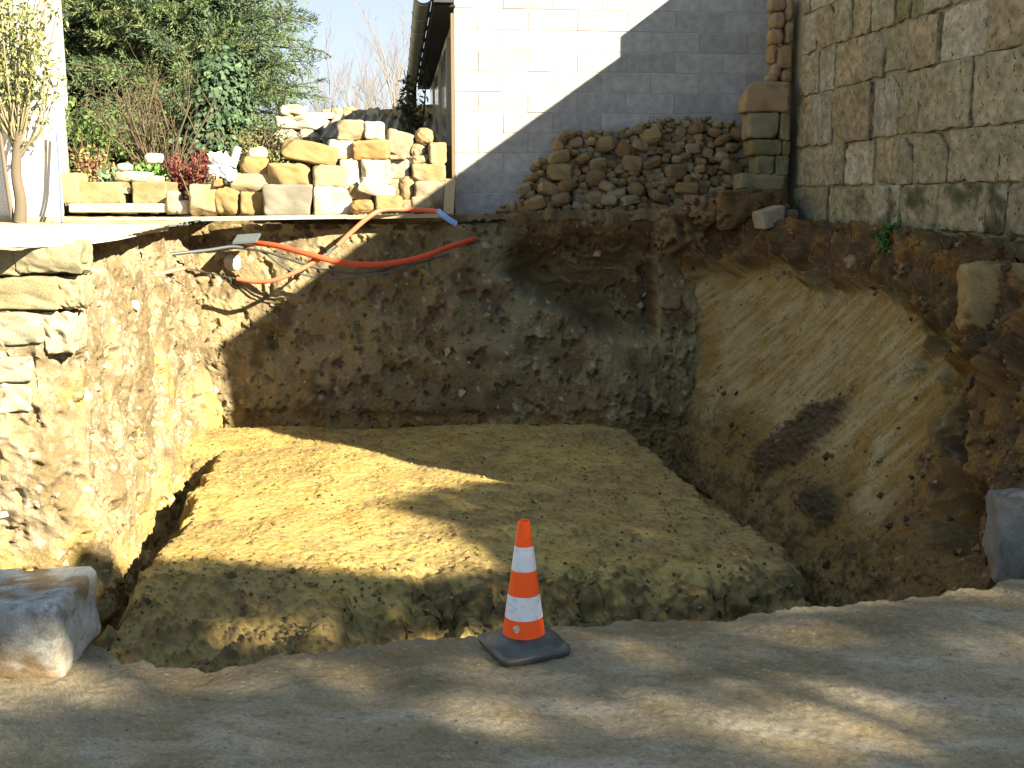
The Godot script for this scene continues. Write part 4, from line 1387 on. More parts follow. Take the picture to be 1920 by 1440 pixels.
func odds_and_ends() -> void:
	var red := lin(0.50, 0.075, 0.035)
	var orange := lin(0.62, 0.145, 0.075)
	var dark := lin(0.045, 0.055, 0.055)
	cable("conduit", "long red conduit sagging across the back of the pit", "conduit", [[480, 1008], [560, 1015], [700, 1035], [900, 1090], [1100, 1140], [1350, 1150], [1600, 1108], [1760, 1050], [1960, 985]], [10.40, 10.22, 10.10, 10.02, 10.02, 10.05, 10.15, 10.28, 10.62], 0.026, red, M.plastic, "conduits hanging in the pit")
	cable("conduit", "orange conduit bending down over the terrace edge", "conduit", [[1740, 812], [1620, 800], [1500, 798], [1360, 802], [1270, 850], [1150, 955], [1072, 1032]], [10.42, 10.40, 10.36, 10.30, 10.22, 10.16, 10.12], 0.022, orange, M.plastic, "conduits hanging in the pit")
	cable("conduit", "lower orange conduit curving left below the crossing", "conduit", [[985, 1100], [900, 1150], [820, 1192], [740, 1228], [640, 1258], [540, 1262], [428, 1244]], [10.06, 10.04, 10.0, 9.98, 9.98, 10.02, 10.05], 0.021, orange, M.plastic, "conduits hanging in the pit")
	cable("conduit", "short pale pink conduit poking from the sunlit earth on the left", "conduit", [[878, 418], [1000, 395], [1100, 372], [1184, 354]], [8.9, 9.0, 9.2, 9.5], 0.016, lin(0.66, 0.27, 0.16), M.plastic, "conduits hanging in the pit", 0.0, 400.0)
	cable("cable", "thick black cable stub at the left of the crossing", "cable", [[-30, 1090], [100, 1075], [250, 1058], [380, 1038], [460, 1042]], [9.7, 9.8, 9.95, 10.1, 10.2], 0.016, dark, M.rubber, "cables hanging in the pit")
	cable("cable", "black cable sagging just below the red conduit", "cable", [[440, 1046], [600, 1068], [720, 1105], [850, 1148], [980, 1182], [1200, 1206], [1400, 1170], [1600, 1108], [1760, 1048], [1960, 1005]], [10.25, 10.15, 10.1, 10.05, 10.05, 10.07, 10.12, 10.2, 10.3, 10.6], 0.011, dark, M.rubber, "cables hanging in the pit")
	cable("cable", "lowest grey cable hanging under the red conduit", "cable", [[540, 1048], [620, 1090], [760, 1185], [900, 1226], [1060, 1242], [1250, 1226], [1450, 1190], [1600, 1140], [1780, 1085]], [10.2, 10.15, 10.1, 10.08, 10.08, 10.1, 10.15, 10.22, 10.5], 0.010, lin(0.07, 0.085, 0.085), M.rubber, "cables hanging in the pit")
	cable("cable", "thin wire joining the pink and the lower orange conduit", "cable", [[70, 1182], [130, 1182], [250, 1208], [350, 1230], [440, 1246]], [9.5, 9.6, 9.8, 9.95, 10.05], 0.005, lin(0.03, 0.03, 0.03), M.rubber, "cables hanging in the pit")
	cable("cable", "bare black cable bridging the gap in the orange conduit", "cable", [[1078, 1028], [1030, 1065], [985, 1102]], [10.12, 10.1, 10.06], 0.011, dark, M.rubber, "cables hanging in the pit")
	cable("pipe_sleeve", "blue taped sleeve at the conduit's end by the house footing", "sleeve", [[1716, 806], [1770, 850], [1836, 892]], [10.42, 10.40, 10.42], 0.027, lin(0.20, 0.36, 0.72), M.plastic)
	# buried drain pipe mouth
	var c := on_surface(left_wall, 256, 478)
	var so := Soup.new()
	var ring := []
	var n := Vector3(0.85, -0.1, 0.5).normalized()
	so.tube([c - n * 0.25, c + n * 0.03], 0.034, 0.034, 14, lin(0.30, 0.27, 0.22), false)
	so.tube([c + n * 0.03, c + n * 0.031, c - n * 0.24], 0.034, 0.028, 14, lin(0.03, 0.03, 0.03), true)
	tag(put("drain_pipe", so.mesh(), M.plain), "dark mouth of a small drain pipe in the sunlit bank", "pipe")
	# metal plate over the cables
	var pl := Soup.new()
	var pc := at(320 + 490 * 0.29167, 160 + 985 * 0.29167, 10.25)
	pl.box(pc, Vector3(0.22, 0.02, 0.22), lin(0.10, 0.12, 0.13), Basis(Vector3(1, 0, 0.2).normalized(), 0.30))
	tag(put("roof_slate", pl.mesh(), M.plain), "dark slate lying over the cables' left ends", "slate")
	# plank against the house corner
	var b0 := at(320 + 1785 * 0.29167, 160 + 832 * 0.29167, 10.62)
	var b1 := at(320 + 1800 * 0.29167, 160 + 606 * 0.29167, 10.95)
	var d := (b1 - b0).normalized()
	var pk := Soup.new()
	pk.box((b0 + b1) * 0.5, Vector3(0.10, (b1 - b0).length(), 0.025), lin(0.44, 0.35, 0.20), Basis(Vector3.RIGHT, d, Vector3.RIGHT.cross(d).normalized()))
	tag(put("plank", pk.mesh(), M.wood), "pale wooden plank leaning on the block house's front corner", "plank")
	# slab of the terrace with overhanging edge
	var slab := thing("concrete_slab", "thin white concrete slab overhanging the pit on the left", "slab", Vector3(-3.0, 1.435, -7.5))
	var ss2 := Soup.new()
	var pts := [Vector2(-5.0, -5.74), Vector2(-3.2, -5.78), Vector2(-2.42, -6.0), Vector2(-2.50, -6.9), Vector2(-2.70, -8.0), Vector2(-2.84, -9.0), Vector2(-3.0, -9.3), Vector2(-5.0, -9.3)]
	var wc := lin(0.66, 0.62, 0.53)
	for k in pts.size():
		var a: Vector2 = pts[k]
		var b: Vector2 = pts[(k + 1) % pts.size()]
		var o := Vector3(-slab.position.x, 0, -slab.position.z)
		ss2.quad(Vector3(a.x, 0.0, a.y) + o, Vector3(a.x, 0.05, a.y) + o, Vector3(b.x, 0.05, b.y) + o, Vector3(b.x, 0.0, b.y) + o, wc)
		ss2.tri(Vector3(-4, 0.05, -7.5) + o, Vector3(b.x, 0.05, b.y) + o, Vector3(a.x, 0.05, a.y) + o, wc)
		ss2.tri(Vector3(-4, 0.0, -7.5) + o, Vector3(a.x, 0.0, a.y) + o, Vector3(b.x, 0.0, b.y) + o, wc)
	put("top_slab", ss2.mesh(), M.render, slab)
	# edge boards along the back of the pit
	for k in 2:
		var e0 := at([150, 652][k], [413, 406][k], [9.9, 10.5][k])
		var e1 := at([648, 838][k], [405, 403][k], [10.47, 10.5][k])
		var dd := (e1 - e0).normalized()
		var eb := Soup.new()
		eb.box((e0 + e1) * 0.5 + Vector3(0, -0.005, -0.05), Vector3((e1 - e0).length(), 0.035, 0.30), [lin(0.58, 0.50, 0.36), lin(0.50, 0.41, 0.27)][k], Basis(dd, Vector3.UP, dd.cross(Vector3.UP)))
		tag(put("edge_board", eb.mesh(), M.wood), ["long pale edging board under the stacked limestone", "shorter edging board running on to the house footing"][k], "board")
	# white plastic bag and pipe on the stack
	var bag := stone_mesh(Vector3(0.25, 0.25, 0.2), 71, 0.11, 0.07, 22, 7, func(_p, _n): return lin(0.72, 0.74, 0.76))
	var bo := put("plastic_bag", bag, M.bag)
	bo.position = at(320 + 335 * 0.29167, 160 + 520 * 0.29167, 10.66)
	tag(bo, "crumpled white plastic bag on the left end of the stacked stones", "bag")
	var pp := Soup.new()
	var p0 := at(320 + 395 * 0.29167, 160 + 530 * 0.29167, 10.62)
	var p1 := at(320 + 432 * 0.29167, 160 + 405 * 0.29167, 10.72)
	pp.tube([p0, p1], 0.036, 0.036, 16, lin(0.42, 0.42, 0.40), false)
	pp.tube([p1, p0], 0.031, 0.031, 16, lin(0.25, 0.25, 0.24), false)
	tag(put("plastic_pipe", pp.mesh(), M.plastic), "short grey plastic pipe sticking up from the white bag", "pipe")
	# hoses standing by the white house
	for k in 2:
		var h := Soup.new()
		h.tube(spline([at(98 + 8 * k, 247 + k * 3, 9.42), at(104 + 6 * k, 300, 9.38), at(107 + 6 * k, 360, 9.32), at(109 + 7 * k, 417, 9.1)], 6), 0.009, 0.009, 8, [lin(0.55, 0.5, 0.42), lin(0.10, 0.13, 0.22)][k])
		tag(put("hose", h.mesh(), M.plastic), ["pale riser hose against the white house wall", "dark blue riser hose against the white house wall"][k], "hose", "riser hoses")

# ---------------------------------------------------------------- plants

func limb(so: Soup, p: Vector3, d: Vector3, len: float, r: float, level: int, wiggle: float, col: Color, tips: Array, spread := 0.6) -> void:
	var pts := [p]
	var q := p
	var n := 4
	for k in n:
		d = (d + rv(wiggle) + Vector3.UP * 0.05).normalized()
		q += d * len / n
		pts.append(q)
	so.tube(pts, r, r * 0.55, 3 if r < 0.02 else 5, col, false)
	tips.append(q)
	if level <= 0:
		return
	var kids := (2 if col.r > 0.3 else 1) + rng.randi() % 3
	for k in kids:
		var m: int = 1 + rng.randi() % n
		var nd := (d + rv(spread) + Vector3.UP * 0.15).normalized()
		limb(so, pts[m], nd, len * rng.randf_range(0.5, 0.8), r * 0.55, level - 1, wiggle, col, tips, spread)

func bare_tree(called: String, label: String, base: Vector3, h: float, r: float, levels: int, col: Color, group: String, stems := 1, spread := 0.55) -> void:
	var t := thing(called, label, "tree", base, group)
	var tr := Soup.new()
	var cr := Soup.new()
	var tips := []
	for s in stems:
		var d := (Vector3.UP + rv(0.10 if stems == 1 else 0.55) * Vector3(1, 0.2, 1)).normalized()
		var top := d * h * 0.35
		tr.tube([Vector3(0, -0.1, 0), top * 0.5 + rv(0.03), top], r, r * 0.7, 7, col)
		for k in (8 if stems == 1 else 4):
			var f := rng.randf_range(0.45, 1.0)
			var nd := (d + rv(0.6) * Vector3(1, 0.6, 1) + Vector3.UP * 0.35).normalized()
			limb(cr, top * f, nd, h * rng.randf_range(0.28, 0.46), r * 0.5, levels, 0.16, col, tips, spread)
		limb(cr, top, d, h * 0.5, r * 0.65, levels, 0.12, col, tips, spread)
	put("trunk", tr.mesh(), M.bark, t)
	put("crown", cr.mesh(), M.bark, t)

func leafy(called: String, label: String, category: String, base: Vector3, h: float, w: float, stems: int, leaves: int, size: float, cols: Array, wood: Color, low := 0.2, group := "", upright := 0.5) -> Node3D:
	var t := thing(called, label, category, base, group)
	var st := Soup.new()
	var lf := Soup.new()
	for k in stems:
		var a := rng.randf() * TAU
		var reach := w * sqrt(rng.randf())
		var tip := Vector3(cos(a) * reach, h * rng.randf_range(0.65, 1.0), sin(a) * reach)
		var mid := tip * Vector3(0.35, 0.5, 0.35) + rv(0.06 * h)
		var pts := spline([Vector3(rng.randf_range(-0.05, 0.05), -0.04, rng.randf_range(-0.05, 0.05)), mid, tip], 5)
		st.tube(pts, 0.010 + 0.006 * h, 0.004, 4, wood, false)
		for m in leaves / stems:
			var f := rng.randf_range(low, 1.0)
			var p: Vector3 = pts[int(f * (pts.size() - 1))] + rv(w * 0.22)
			var d := (rv(1.0) + Vector3(0, upright - 0.4, 0.2)).normalized()
			var c: Color = cols[rng.randi() % cols.size()]
			lf.leaf(p, d * size * rng.randf_range(0.6, 1.2), d.cross(rv(1.0)).normalized() * size * 0.24, c * rng.randf_range(0.75, 1.2))
	put("stems", st.mesh(), M.bark, t)
	put("foliage", lf.mesh(), M.leaf, t)
	return t

func conifer(label: String, base: Vector3, h: float, reach: float, from: float, count: int, cols: Array) -> void:
	var t := thing("conifer", label, "tree", base, "conifers in the garden")
	var tr := Soup.new()
	tr.tube([Vector3(0, -0.2, 0), Vector3(0.05, h * 0.5, 0), Vector3(0, h, 0)], 0.22, 0.03, 9, lin(0.14, 0.10, 0.07))
	put("trunk", tr.mesh(), M.bark, t)
	var cr := Soup.new()
	var wood := Soup.new()
	for k in count:
		var f := pow(rng.randf(), 1.15)
		var y := lerpf(from, h * 0.97, f)
		var a := rng.randf() * TAU
		var L := reach * (1.0 - 0.45 * f) * rng.randf_range(0.65, 1.1)
		var d := Vector3(cos(a), 0.28, sin(a)).normalized()
		var pts := []
		var p := Vector3(0, y, 0)
		for m in 9:
			pts.append(p)
			d = (d + Vector3(0, -0.045, 0) + rv(0.10)).normalized()
			p += d * L / 8.0
		wood.tube(pts, 0.022, 0.005, 3, lin(0.13, 0.09, 0.06), false)
		var tone: Color = (cols[rng.randi() % cols.size()] as Color) * rng.randf_range(0.75, 1.2)
		for m in range(2, 9):
			for side in 5:
				var sd := (pts[m] - pts[m - 1] as Vector3).normalized()
				var out := (sd * 0.75 + rv(0.85) + Vector3(0, 0.08, 0)).normalized()
				var tl := L * 0.24 * (1.15 - m / 11.0) * rng.randf_range(0.7, 1.2)
				var q: Vector3 = (pts[m - 1] as Vector3).lerp(pts[m], rng.randf())
				var lat := out.cross(rv(1.0)).normalized()
				for e in 13:
					var w := e / 13.0
					var g := q + out * tl * w + Vector3(0, -0.06 * w * w, 0)
					var ld := (out * 0.8 + lat * (0.75 if e % 2 == 0 else -0.75) + rv(0.35)).normalized()
					cr.leaf(g, ld * rng.randf_range(0.05, 0.10), ld.cross(rv(1.0)).normalized() * 0.009, tone * rng.randf_range(0.8, 1.25))
	put("branches", wood.mesh(), M.bark, t)
	put("crown", cr.mesh(), M.needle, t)

func ivy(called: String, label: String, category: String, base: Vector3, pts: Array, radii: Array, count: int, size: float) -> void:
	# glossy leaves climbing over a stem or wall, given as points and radii
	var t := thing(called, label, category, base)
	var st := Soup.new()
	st.tube(pts, (radii[0] as float) * 0.45, (radii[-1] as float) * 0.3, 8, lin(0.10, 0.08, 0.05))
	put("trunk", st.mesh(), M.bark, t)
	var lf := Soup.new()
	for k in count:
		var f := rng.randf() * (pts.size() - 1)
		var i := mini(int(f), pts.size() - 2)
		var c: Vector3 = (pts[i] as Vector3).lerp(pts[i + 1], f - i)
		var r: float = lerpf(radii[i], radii[i + 1], f - i)
		var d := rv(1.0).normalized()
		var bump := 0.75 + nB.get_noise_3dv(c * 0.8 + d * 0.5) * 0.8
		var p := c + d * r * bump * rng.randf_range(0.8, 1.05)
		var down := (Vector3(0, -0.8, 0) + rv(0.7) + d * 0.3).normalized()
		var col: Color = [lin(0.05, 0.085, 0.045), lin(0.06, 0.10, 0.055), lin(0.085, 0.13, 0.065), lin(0.04, 0.07, 0.04)][rng.randi() % 4]
		lf.leaf(p, down * size * rng.randf_range(0.7, 1.2), down.cross(d + rv(0.4)).normalized() * size * 0.42, col)
	put("foliage", lf.mesh(), M.ivy, t)

func garden_plants() -> void:
	var g := 1.54
	var green := [lin(0.085, 0.12, 0.05), lin(0.07, 0.105, 0.05), lin(0.105, 0.135, 0.055), lin(0.08, 0.12, 0.07)]
	conifer("tall feathery grey-green conifer filling the sky left of centre", Vector3(-5.1, g, -17.2), 6.2, 2.4, 0.6, 560, green)
	conifer("darker conifer standing half behind the white house", Vector3(-7.4, g, -18.6), 6.6, 2.6, 0.4, 430, [lin(0.06, 0.09, 0.03), lin(0.075, 0.11, 0.035), lin(0.05, 0.08, 0.03)])
	ivy("ivy_stump", "dark ivy-clad tree stump right of the feathery conifer", "ivy", Vector3(-3.95, g, -14.6), [Vector3(-0.05, -0.1, 0), Vector3(-0.08, 0.9, 0), Vector3(0.08, 1.45, 0), Vector3(0.22, 1.85, 0)], [0.40, 0.42, 0.48, 0.32], 9000, 0.085)
	var twig := lin(0.17, 0.135, 0.09)
	bare_tree("bare_shrub", "leafless many-stemmed shrub spreading in front of the conifer", Vector3(-4.0, g, -12.5), 1.62, 0.024, 3, twig, "", 7, 0.95)
	bare_tree("bare_tree", "slim bare tree just right of the ivy stump, far behind", Vector3(-8.8, g, -44), 4.6, 0.05, 4, lin(0.36, 0.30, 0.25), "bare trees on the horizon")
	bare_tree("bare_tree", "bare tree on the horizon above the shed's left end", Vector3(-7.9, g, -46), 5.2, 0.05, 4, lin(0.36, 0.30, 0.25), "bare trees on the horizon")
	bare_tree("bare_tree", "bare tree on the horizon above the middle of the shed", Vector3(-6.6, g, -48), 5.6, 0.05, 4, lin(0.36, 0.30, 0.25), "bare trees on the horizon")
	bare_tree("bare_tree", "tallest bare tree on the horizon, just left of the gutter", Vector3(-4.4, g, -44), 6.2, 0.06, 4, lin(0.36, 0.30, 0.25), "bare trees on the horizon")
	bare_tree("bare_tree", "low bushy bare tree behind the shed's stone coping", Vector3(-5.6, g, -40), 4.0, 0.045, 4, lin(0.36, 0.30, 0.25), "bare trees on the horizon")
	# shrubs in the border
	var leafred := [lin(0.12, 0.028, 0.03), lin(0.085, 0.025, 0.028), lin(0.15, 0.045, 0.035)]
	leafy("rose_bush", "tall rose bush with reddish young leaves beside the white house", "shrub", Vector3(-4.42, g, -11.6), 0.80, 0.26, 16, 620, 0.06, [lin(0.24, 0.10, 0.07), lin(0.17, 0.16, 0.07), lin(0.26, 0.14, 0.08), lin(0.20, 0.17, 0.06)], lin(0.19, 0.17, 0.08), 0.35)
	leafy("barberry_bush", "dark red-leaved bush left of the stacked stones", "shrub", Vector3(-3.36, g, -11.55), 0.66, 0.30, 20, 1500, 0.045, leafred, lin(0.20, 0.17, 0.09), 0.55)
	leafy("spurge_plant", "bright green leafy plant in the middle of the border", "plant", Vector3(-3.92, g + 0.15, -11.75), 0.34, 0.30, 26, 1500, 0.07, [lin(0.13, 0.25, 0.06), lin(0.17, 0.29, 0.08), lin(0.10, 0.2, 0.05)], lin(0.12, 0.16, 0.06), 0.2, "", 0.9)
	leafy("grassy_plant", "tuft of upright grey-green leaves under the rose bush", "plant", Vector3(-4.22, g + 0.1, -11.6), 0.30, 0.16, 30, 260, 0.13, [lin(0.14, 0.2, 0.12), lin(0.18, 0.25, 0.14)], lin(0.12, 0.17, 0.08), 0.0, "", 2.0)
	leafy("evergreen_bush", "olive green bush between the ivy stump and the stacked stones", "shrub", Vector3(-2.95, g, -12.6), 0.95, 0.42, 26, 2200, 0.05, [lin(0.13, 0.14, 0.045), lin(0.17, 0.16, 0.06), lin(0.10, 0.12, 0.04)], lin(0.12, 0.09, 0.06), 0.1)
	leafy("brown_bush", "brownish leafless bush behind the olive green one", "shrub", Vector3(-3.35, g, -15.6), 1.15, 0.6, 60, 900, 0.05, [lin(0.22, 0.16, 0.11), lin(0.25, 0.19, 0.13)], lin(0.2, 0.15, 0.11), 0.3)
	leafy("hedge_bush", "deep green bush in the gap beside the white house", "shrub", Vector3(-5.6, g, -14.2), 1.5, 0.8, 40, 3600, 0.085, [lin(0.07, 0.11, 0.03), lin(0.09, 0.14, 0.04), lin(0.05, 0.08, 0.03)], lin(0.1, 0.08, 0.05), 0.05)
	leafy("hedge_bush", "second deep green bush left of the ivy stump", "shrub", Vector3(-4.7, g, -15.0), 1.3, 0.7, 40, 3000, 0.085, [lin(0.07, 0.11, 0.03), lin(0.09, 0.13, 0.04), lin(0.06, 0.09, 0.03)], lin(0.1, 0.08, 0.05), 0.05)
	leafy("climbing_rose", "tall thin-stemmed rose silhouetted beside the gutter", "shrub", Vector3(-1.13, g, -12.3), 1.62, 0.24, 11, 520, 0.075, [lin(0.03, 0.045, 0.02), lin(0.04, 0.055, 0.025), lin(0.06, 0.05, 0.03)], lin(0.06, 0.06, 0.035), 0.6)
	# climbing shrub on the white house
	var t := thing("wall_shrub", "pale yellow-green climber with a bare trunk on the white house wall", "shrub", Vector3(-4.19, 1.5, -9.28))
	var tr := Soup.new()
	tr.tube(spline([Vector3(0.0, 0.0, 0), Vector3(0.02, 0.18, 0), Vector3(0.0, 0.42, 0.0), Vector3(0.05, 0.75, 0)], 5), 0.055, 0.035, 9, lin(0.19, 0.155, 0.11))
	tr.tube(spline([Vector3(-0.07, 0.0, -0.02), Vector3(-0.09, 0.4, 0), Vector3(-0.12, 0.9, -0.02), Vector3(-0.1, 1.4, 0)], 5), 0.018, 0.012, 6, lin(0.22, 0.18, 0.13))
	put("trunk", tr.mesh(), M.bark, t)
	var st := Soup.new()
	var lf := Soup.new()
	for k in 34:
		var tip := Vector3(rng.randf_range(-0.30, 0.44), rng.randf_range(1.2, 2.6), rng.randf_range(-0.12, 0.14))
		var pts := spline([Vector3(0.02, rng.randf_range(0.5, 0.75), 0), tip * Vector3(0.5, 0.6, 0.5) + rv(0.05), tip], 6)
		st.tube(pts, 0.012, 0.004, 4, lin(0.30, 0.27, 0.16), false)
		for m in 58:
			var p: Vector3 = pts[rng.randi_range(6, pts.size() - 1)] + rv(0.09)
			if p.y < 1.0 and rng.randf() < 0.7:
				continue
			var d := (rv(1.0) + Vector3(0, -0.5, 0.2)).normalized()
			lf.leaf(p, d * rng.randf_range(0.04, 0.08), d.cross(rv(1.0)).normalized() * 0.012, [lin(0.22, 0.24, 0.085), lin(0.16, 0.20, 0.06), lin(0.27, 0.24, 0.11), lin(0.12, 0.16, 0.055)][rng.randi() % 4])
	put("stems", st.mesh(), M.bark, t)
	put("foliage", lf.mesh(), M.leaf, t)
	# weed hanging over the bank
	leafy("weed", "small green weed growing under the old building's wall", "plant", on_surface(right_bank, 1665, 455) + Vector3(-0.04, -0.05, 0.05), 0.20, 0.10, 10, 170, 0.05, [lin(0.05, 0.14, 0.03), lin(0.08, 0.2, 0.05)], lin(0.06, 0.1, 0.03), 0.2)
	street_tree()

func street_tree() -> void:
	# tree on the street side, behind the viewer's right: its crown throws the dappled shade on road and pit
	var t := thing("street_tree", "leafy tree across the street, behind the viewer, shading the road", "tree", Vector3(13.4, 0, 7.7))
	var up := -SUN
	var lf := Soup.new()
	var made := 0
	var r := RandomNumberGenerator.new()
	r.seed = 3
	var tips := []
	while made < 19000:
		var x := r.randf_range(-3.6, 4.4)
		var z := r.randf_range(-7.7, -1.2)
		var bx := along([-7.9, -7.36, -7.04, -6.74, -5.9, -5.8], [0.6, -0.30, -0.55, -0.15, 0.25, 0.3], z)
		var front := along([-2.6, -1.4, -0.8, -0.2, 0.3, 0.5], [-6.05, -5.86, -5.72, -5.62, -5.7, -6.0], x)
		var shade := x > bx or z > front
		if not shade:
			continue
		var gap := nB.get_noise_3d(x * 0.17 + 3.0, 7.0, z * 0.75 + x * 0.14) + 0.35 * nB.get_noise_3d(x * 0.5, 2.0, z * 0.9)
		if x < -2.3 and z < -4.75:
			continue
		if z > -5.0 and gap > 0.25 - 0.10 * ss(0.6, 1.8, x):
			continue
		if z <= -5.0 and gap > 0.55:
			continue
		var k := r.randf_range(8.6, 12.2) if z < -5.2 else r.randf_range(13.0, 19.0)
		var p := Vector3(x, -0.2, z) + up * k - t.position
		made += 1
		if made % 260 == 0:
			tips.append(p)
		var d := Vector3(r.randf_range(-1, 1), r.randf_range(-1, 1), r.randf_range(-1, 1)).normalized()
		var e := d.cross(Vector3(r.randf_range(-1, 1), r.randf_range(-1, 1), r.randf_range(-1, 1))).normalized()
		lf.leaf(p - d * 0.07, d * 0.15, e * 0.055, lin(0.07, 0.11, 0.03))
	put("crown", lf.mesh(), M.leaf, t)
	var st := Soup.new()
	var fork := Vector3(0.2, 4.4, 0.2)
	st.tube(spline([Vector3(0, -0.1, 0), Vector3(0.1, 1.8, 0), fork], 5), 0.24, 0.17, 10, lin(0.12, 0.10, 0.08))
	for q in tips:
		st.tube(spline([fork, fork.lerp(q, 0.5) + Vector3(0, 0.25, 0), q], 4), 0.05, 0.012, 5, lin(0.12, 0.10, 0.08), false)
	put("trunk", st.mesh(), M.bark, t)

# ---------------------------------------------------------------- garden masonry

func garden_masonry() -> void:
	# two old stone troughs with a gap, on a step
	var f := 0.29167
	var tb := [[[488, 1168, 778, 1312], "left stone trough of the planter before the border"], [[852, 1168, 1068, 1312], "right stone trough of the planter before the border"]]
	for a in tb:
		var q := surveyed(a[0], 0, 0, f, 10.95, 0.4)
		var o := put("stone_trough", rough_stone(q[1], 810 + taken.size(), lin(0.36, 0.295, 0.16), 0.4, 0.02, 0.008, 12, 0), M.stone)
		o.position = q[0]
		tag(o, a[1], "trough", "stone troughs")
	var sp := surveyed([440, 1308, 1075, 1368], 0, 0, f, 10.75, 0.7)
	var step := put("stone_step", rough_stone(sp[1], 815, lin(0.60, 0.54, 0.40), 0.3, 0.015, 0.006, 16, 0), M.stone)
	step.position = sp[0]
	tag(step, "long pale stone step under the two troughs", "step")
	var sq := surveyed([395, 1110, 492, 1312], 0, 0, f, 10.9, 0.3)
	var side := put("stone_trough", rough_stone(sq[1], 816, lin(0.40, 0.33, 0.19), 0.4, 0.015, 0.006, 9, 0), M.stone)
	side.position = sq[0]
	tag(side, "narrow stone block between white house and left trough", "stone block")
	var rk := [[[745, 1050, 815, 1100], "white stone topmost in the border behind the troughs"], [[735, 1100, 850, 1170], "pale stone over the gap between the troughs"], [[800, 1105, 950, 1172], "mossy tan stone on the right trough's left end"], [[935, 1130, 1020, 1185], "small tilted stone at the right trough's far end"], [[925, 985, 1015, 1050], "grey stone under the bare shrub's foot"], [[1065, 1230, 1140, 1370], "pale boulder at the right end of the step"], [[1120, 1290, 1215, 1375], "low tan boulder left of the stacked stones"], [[785, 1205, 830, 1245], "small white round stone in the gap between the troughs"]]
	var k := 0
	for a in rk:
		var q := surveyed(a[0], 0, 0, f, 11.15 if k < 5 else (10.72 if k < 7 else 11.0), 0.2)
		var o := put("border_stone", rough_stone(q[1] * 1.1, 820 + k, [lin(0.62, 0.58, 0.48), lin(0.52, 0.46, 0.31)][k % 2], 0.35, 0.05, 0.015, 8, 5), M.stone)
		o.position = q[0]
		tag(o, a[1], "stone", "stones edging the border")
		k += 1
	# raised bed behind the troughs
	var bed := structure("flower_bed", sheet(60, 30, func(u, v):
		_c = lin(0.10, 0.075, 0.045)
		var x: float = lerpf(-5.0, -3.0, u)
		var z: float = lerpf(-11.1, -13.0, v)
		return Vector3(x, 1.55 + 0.20 * sin(PI * clampf(v * 1.2, 0.0, 1.0)) * sin(PI * u) + nB.get_noise_2d(x, z) * 0.05, z)), M.earth)
	bed.name = "flower_bed"
	# old garden wall behind the shrubs
	var gw := thing("garden_wall", "grey-brown garden wall behind the bare shrub", "wall", Vector3(-5.5, 1.5, -20.5))
	var so := Soup.new()
	so.box(Vector3(0, 0.6, 0), Vector3(9.0, 1.3, 0.3), lin(0.24, 0.20, 0.15))
	put("wall", so.mesh(), M.stone, gw)
	# shed with corrugated roof
	var z0 := -15.6
	var el := at(520, 266, 15.6)
	var er := at(845, 268, 15.6)
	var rl := at(560, 216, 17.2)
	var rr := at(850, 216, 17.2)
	var sh := thing("shed", "low stone shed with a corrugated roof behind the stacked stones", "shed", Vector3(-2.3, 1.5, z0))
	var o0 := sh.position
	var roof := sheet(220, 8, func(u, v):
		var p := el.lerp(er, u).lerp(rl.lerp(rr, u), v)
		var w := sin(u * TAU * 17.0)
		_c = lin(0.37, 0.32, 0.24).lerp(lin(0.20, 0.17, 0.12), ss(-0.1, 0.4, nB.get_noise_2d(u * 6.0, v * 1.5)) * 0.8)
		return p + Vector3(0, w * 0.035, 0) - o0)
	put("roof", roof, M.block, sh)
	var wl := Soup.new()
	wl.box(Vector3((el.x + er.x) * 0.5 - o0.x, 0.5, -0.9), Vector3(er.x - el.x - 0.2, 1.1, 1.6), lin(0.20, 0.16, 0.11))
	put("wall", wl.mesh(), M.stone, sh)
	var r := RandomNumberGenerator.new()
	r.seed = 31
	var x := 600.0
	while x < 835:
		var w := r.randf_range(18, 34)
		var q := surveyed([x, 200 + r.randf_range(-5, 6), x + w, 228], 0, 0, 1.0, 17.2, 0.3)
		var o := put("coping_stone", rough_stone(q[1] * 1.08, 840 + int(x), [lin(0.52, 0.44, 0.27), lin(0.44, 0.36, 0.21), lin(0.58, 0.5, 0.34)][r.randi() % 3], 0.4, 0.06, 0.03, 8, 5), M.stone, sh)
		o.position = q[0] - o0
		x += w - 1
	var bd := surveyed([567, 211, 622, 222], 0, 0, 1.0, 16.9, 0.3)
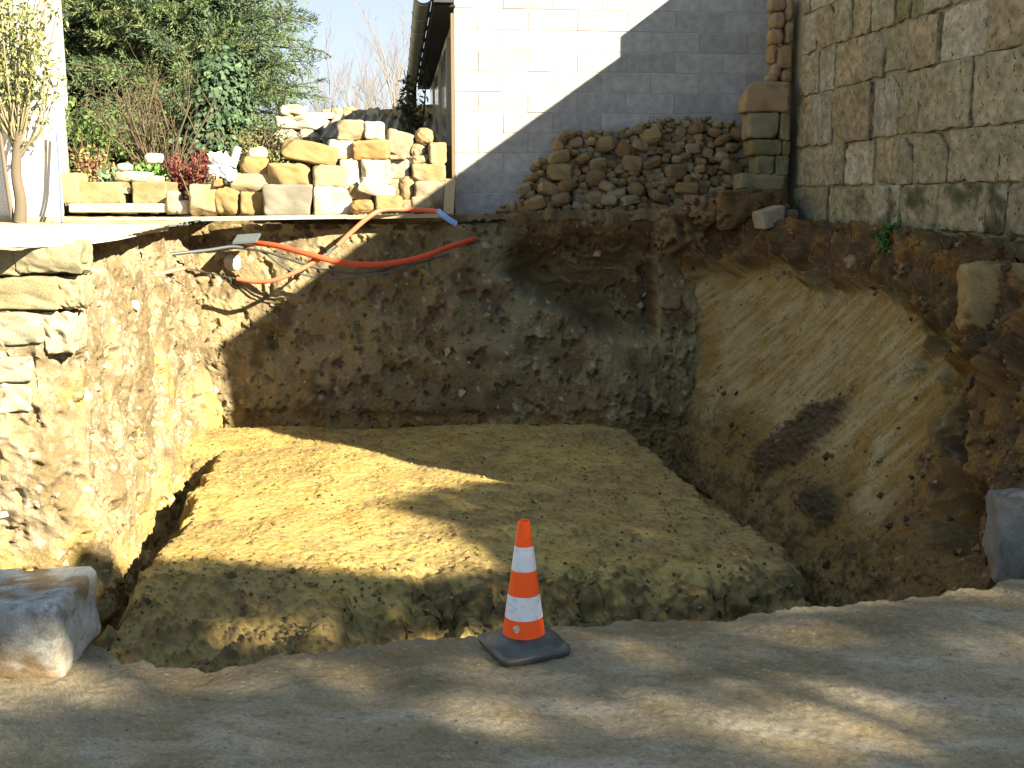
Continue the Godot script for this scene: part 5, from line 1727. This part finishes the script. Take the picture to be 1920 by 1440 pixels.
	var bs := Soup.new()
	bs.box(bd[0] - o0, bd[1], lin(0.66, 0.62, 0.54))
	put("ridge_board", bs.mesh(), M.wood, sh)
	var gs := [[522, 196, 566, 218], [516, 216, 600, 242], [514, 240, 560, 262], [556, 242, 588, 266], [512, 260, 566, 290]]
	k = 0
	for z in gs:
		var q := surveyed(z, 0, 0, 1.0, 15.9, 0.4)
		var o := put("gable_stone", rough_stone(q[1] * 1.05, 880 + k, lin(0.62, 0.555, 0.41), 0.3, 0.06, 0.03, 9, 4), M.stone, sh)
		o.position = q[0] - o0
		k += 1
	# ivy over the shed's front
	var iv := thing("shed_ivy", "ivy hanging under the shed's corrugated eave", "ivy", Vector3(-2.3, 1.5, -15.4))
	var lf := Soup.new()
	for m in 3000:
		var p := Vector3(rng.randf_range(el.x + 0.35, er.x), rng.randf_range(0.0, 0.98), rng.randf_range(-0.12, 0.18))
		if nB.get_noise_2d(p.x * 0.5, p.y * 0.6) < -0.18:
			continue
		var d := (Vector3(0, -0.8, 0.2) + rv(0.7)).normalized()
		lf.leaf(p + Vector3(2.3, 0, 0), d * 0.085, d.cross(Vector3(0, 0, 1) + rv(0.5)).normalized() * 0.035, [lin(0.06, 0.10, 0.035), lin(0.08, 0.13, 0.05), lin(0.12, 0.17, 0.07)][rng.randi() % 3])
	put("foliage", lf.mesh(), M.leaf, iv)

func _ready() -> void:
	rng.seed = 20
	noise_setup(nA, 11, 0.9, 3)
	noise_setup(nB, 12, 4.0, 4)
	noise_setup(nC, 13, 17.0, 3)
	noise_setup(nD, 14, 55.0, 2)
	noise_setup(nCell, 15, 10.0, 1, true)
	noise_setup(nCell2, 16, 30.0, 1, true)
	light_and_camera()
	materials()
	earthworks()
	print("earth done ", Time.get_ticks_msec())
	stone_building()
	stone_pier()
	block_house()
	white_house()
	stacked_blocks()
	rubble_heap()
	ledge_stones()
	ruined_walls()
	traffic_cone()
	odds_and_ends()
	garden_masonry()
	garden_plants()
	print("done ", Time.get_ticks_msec())
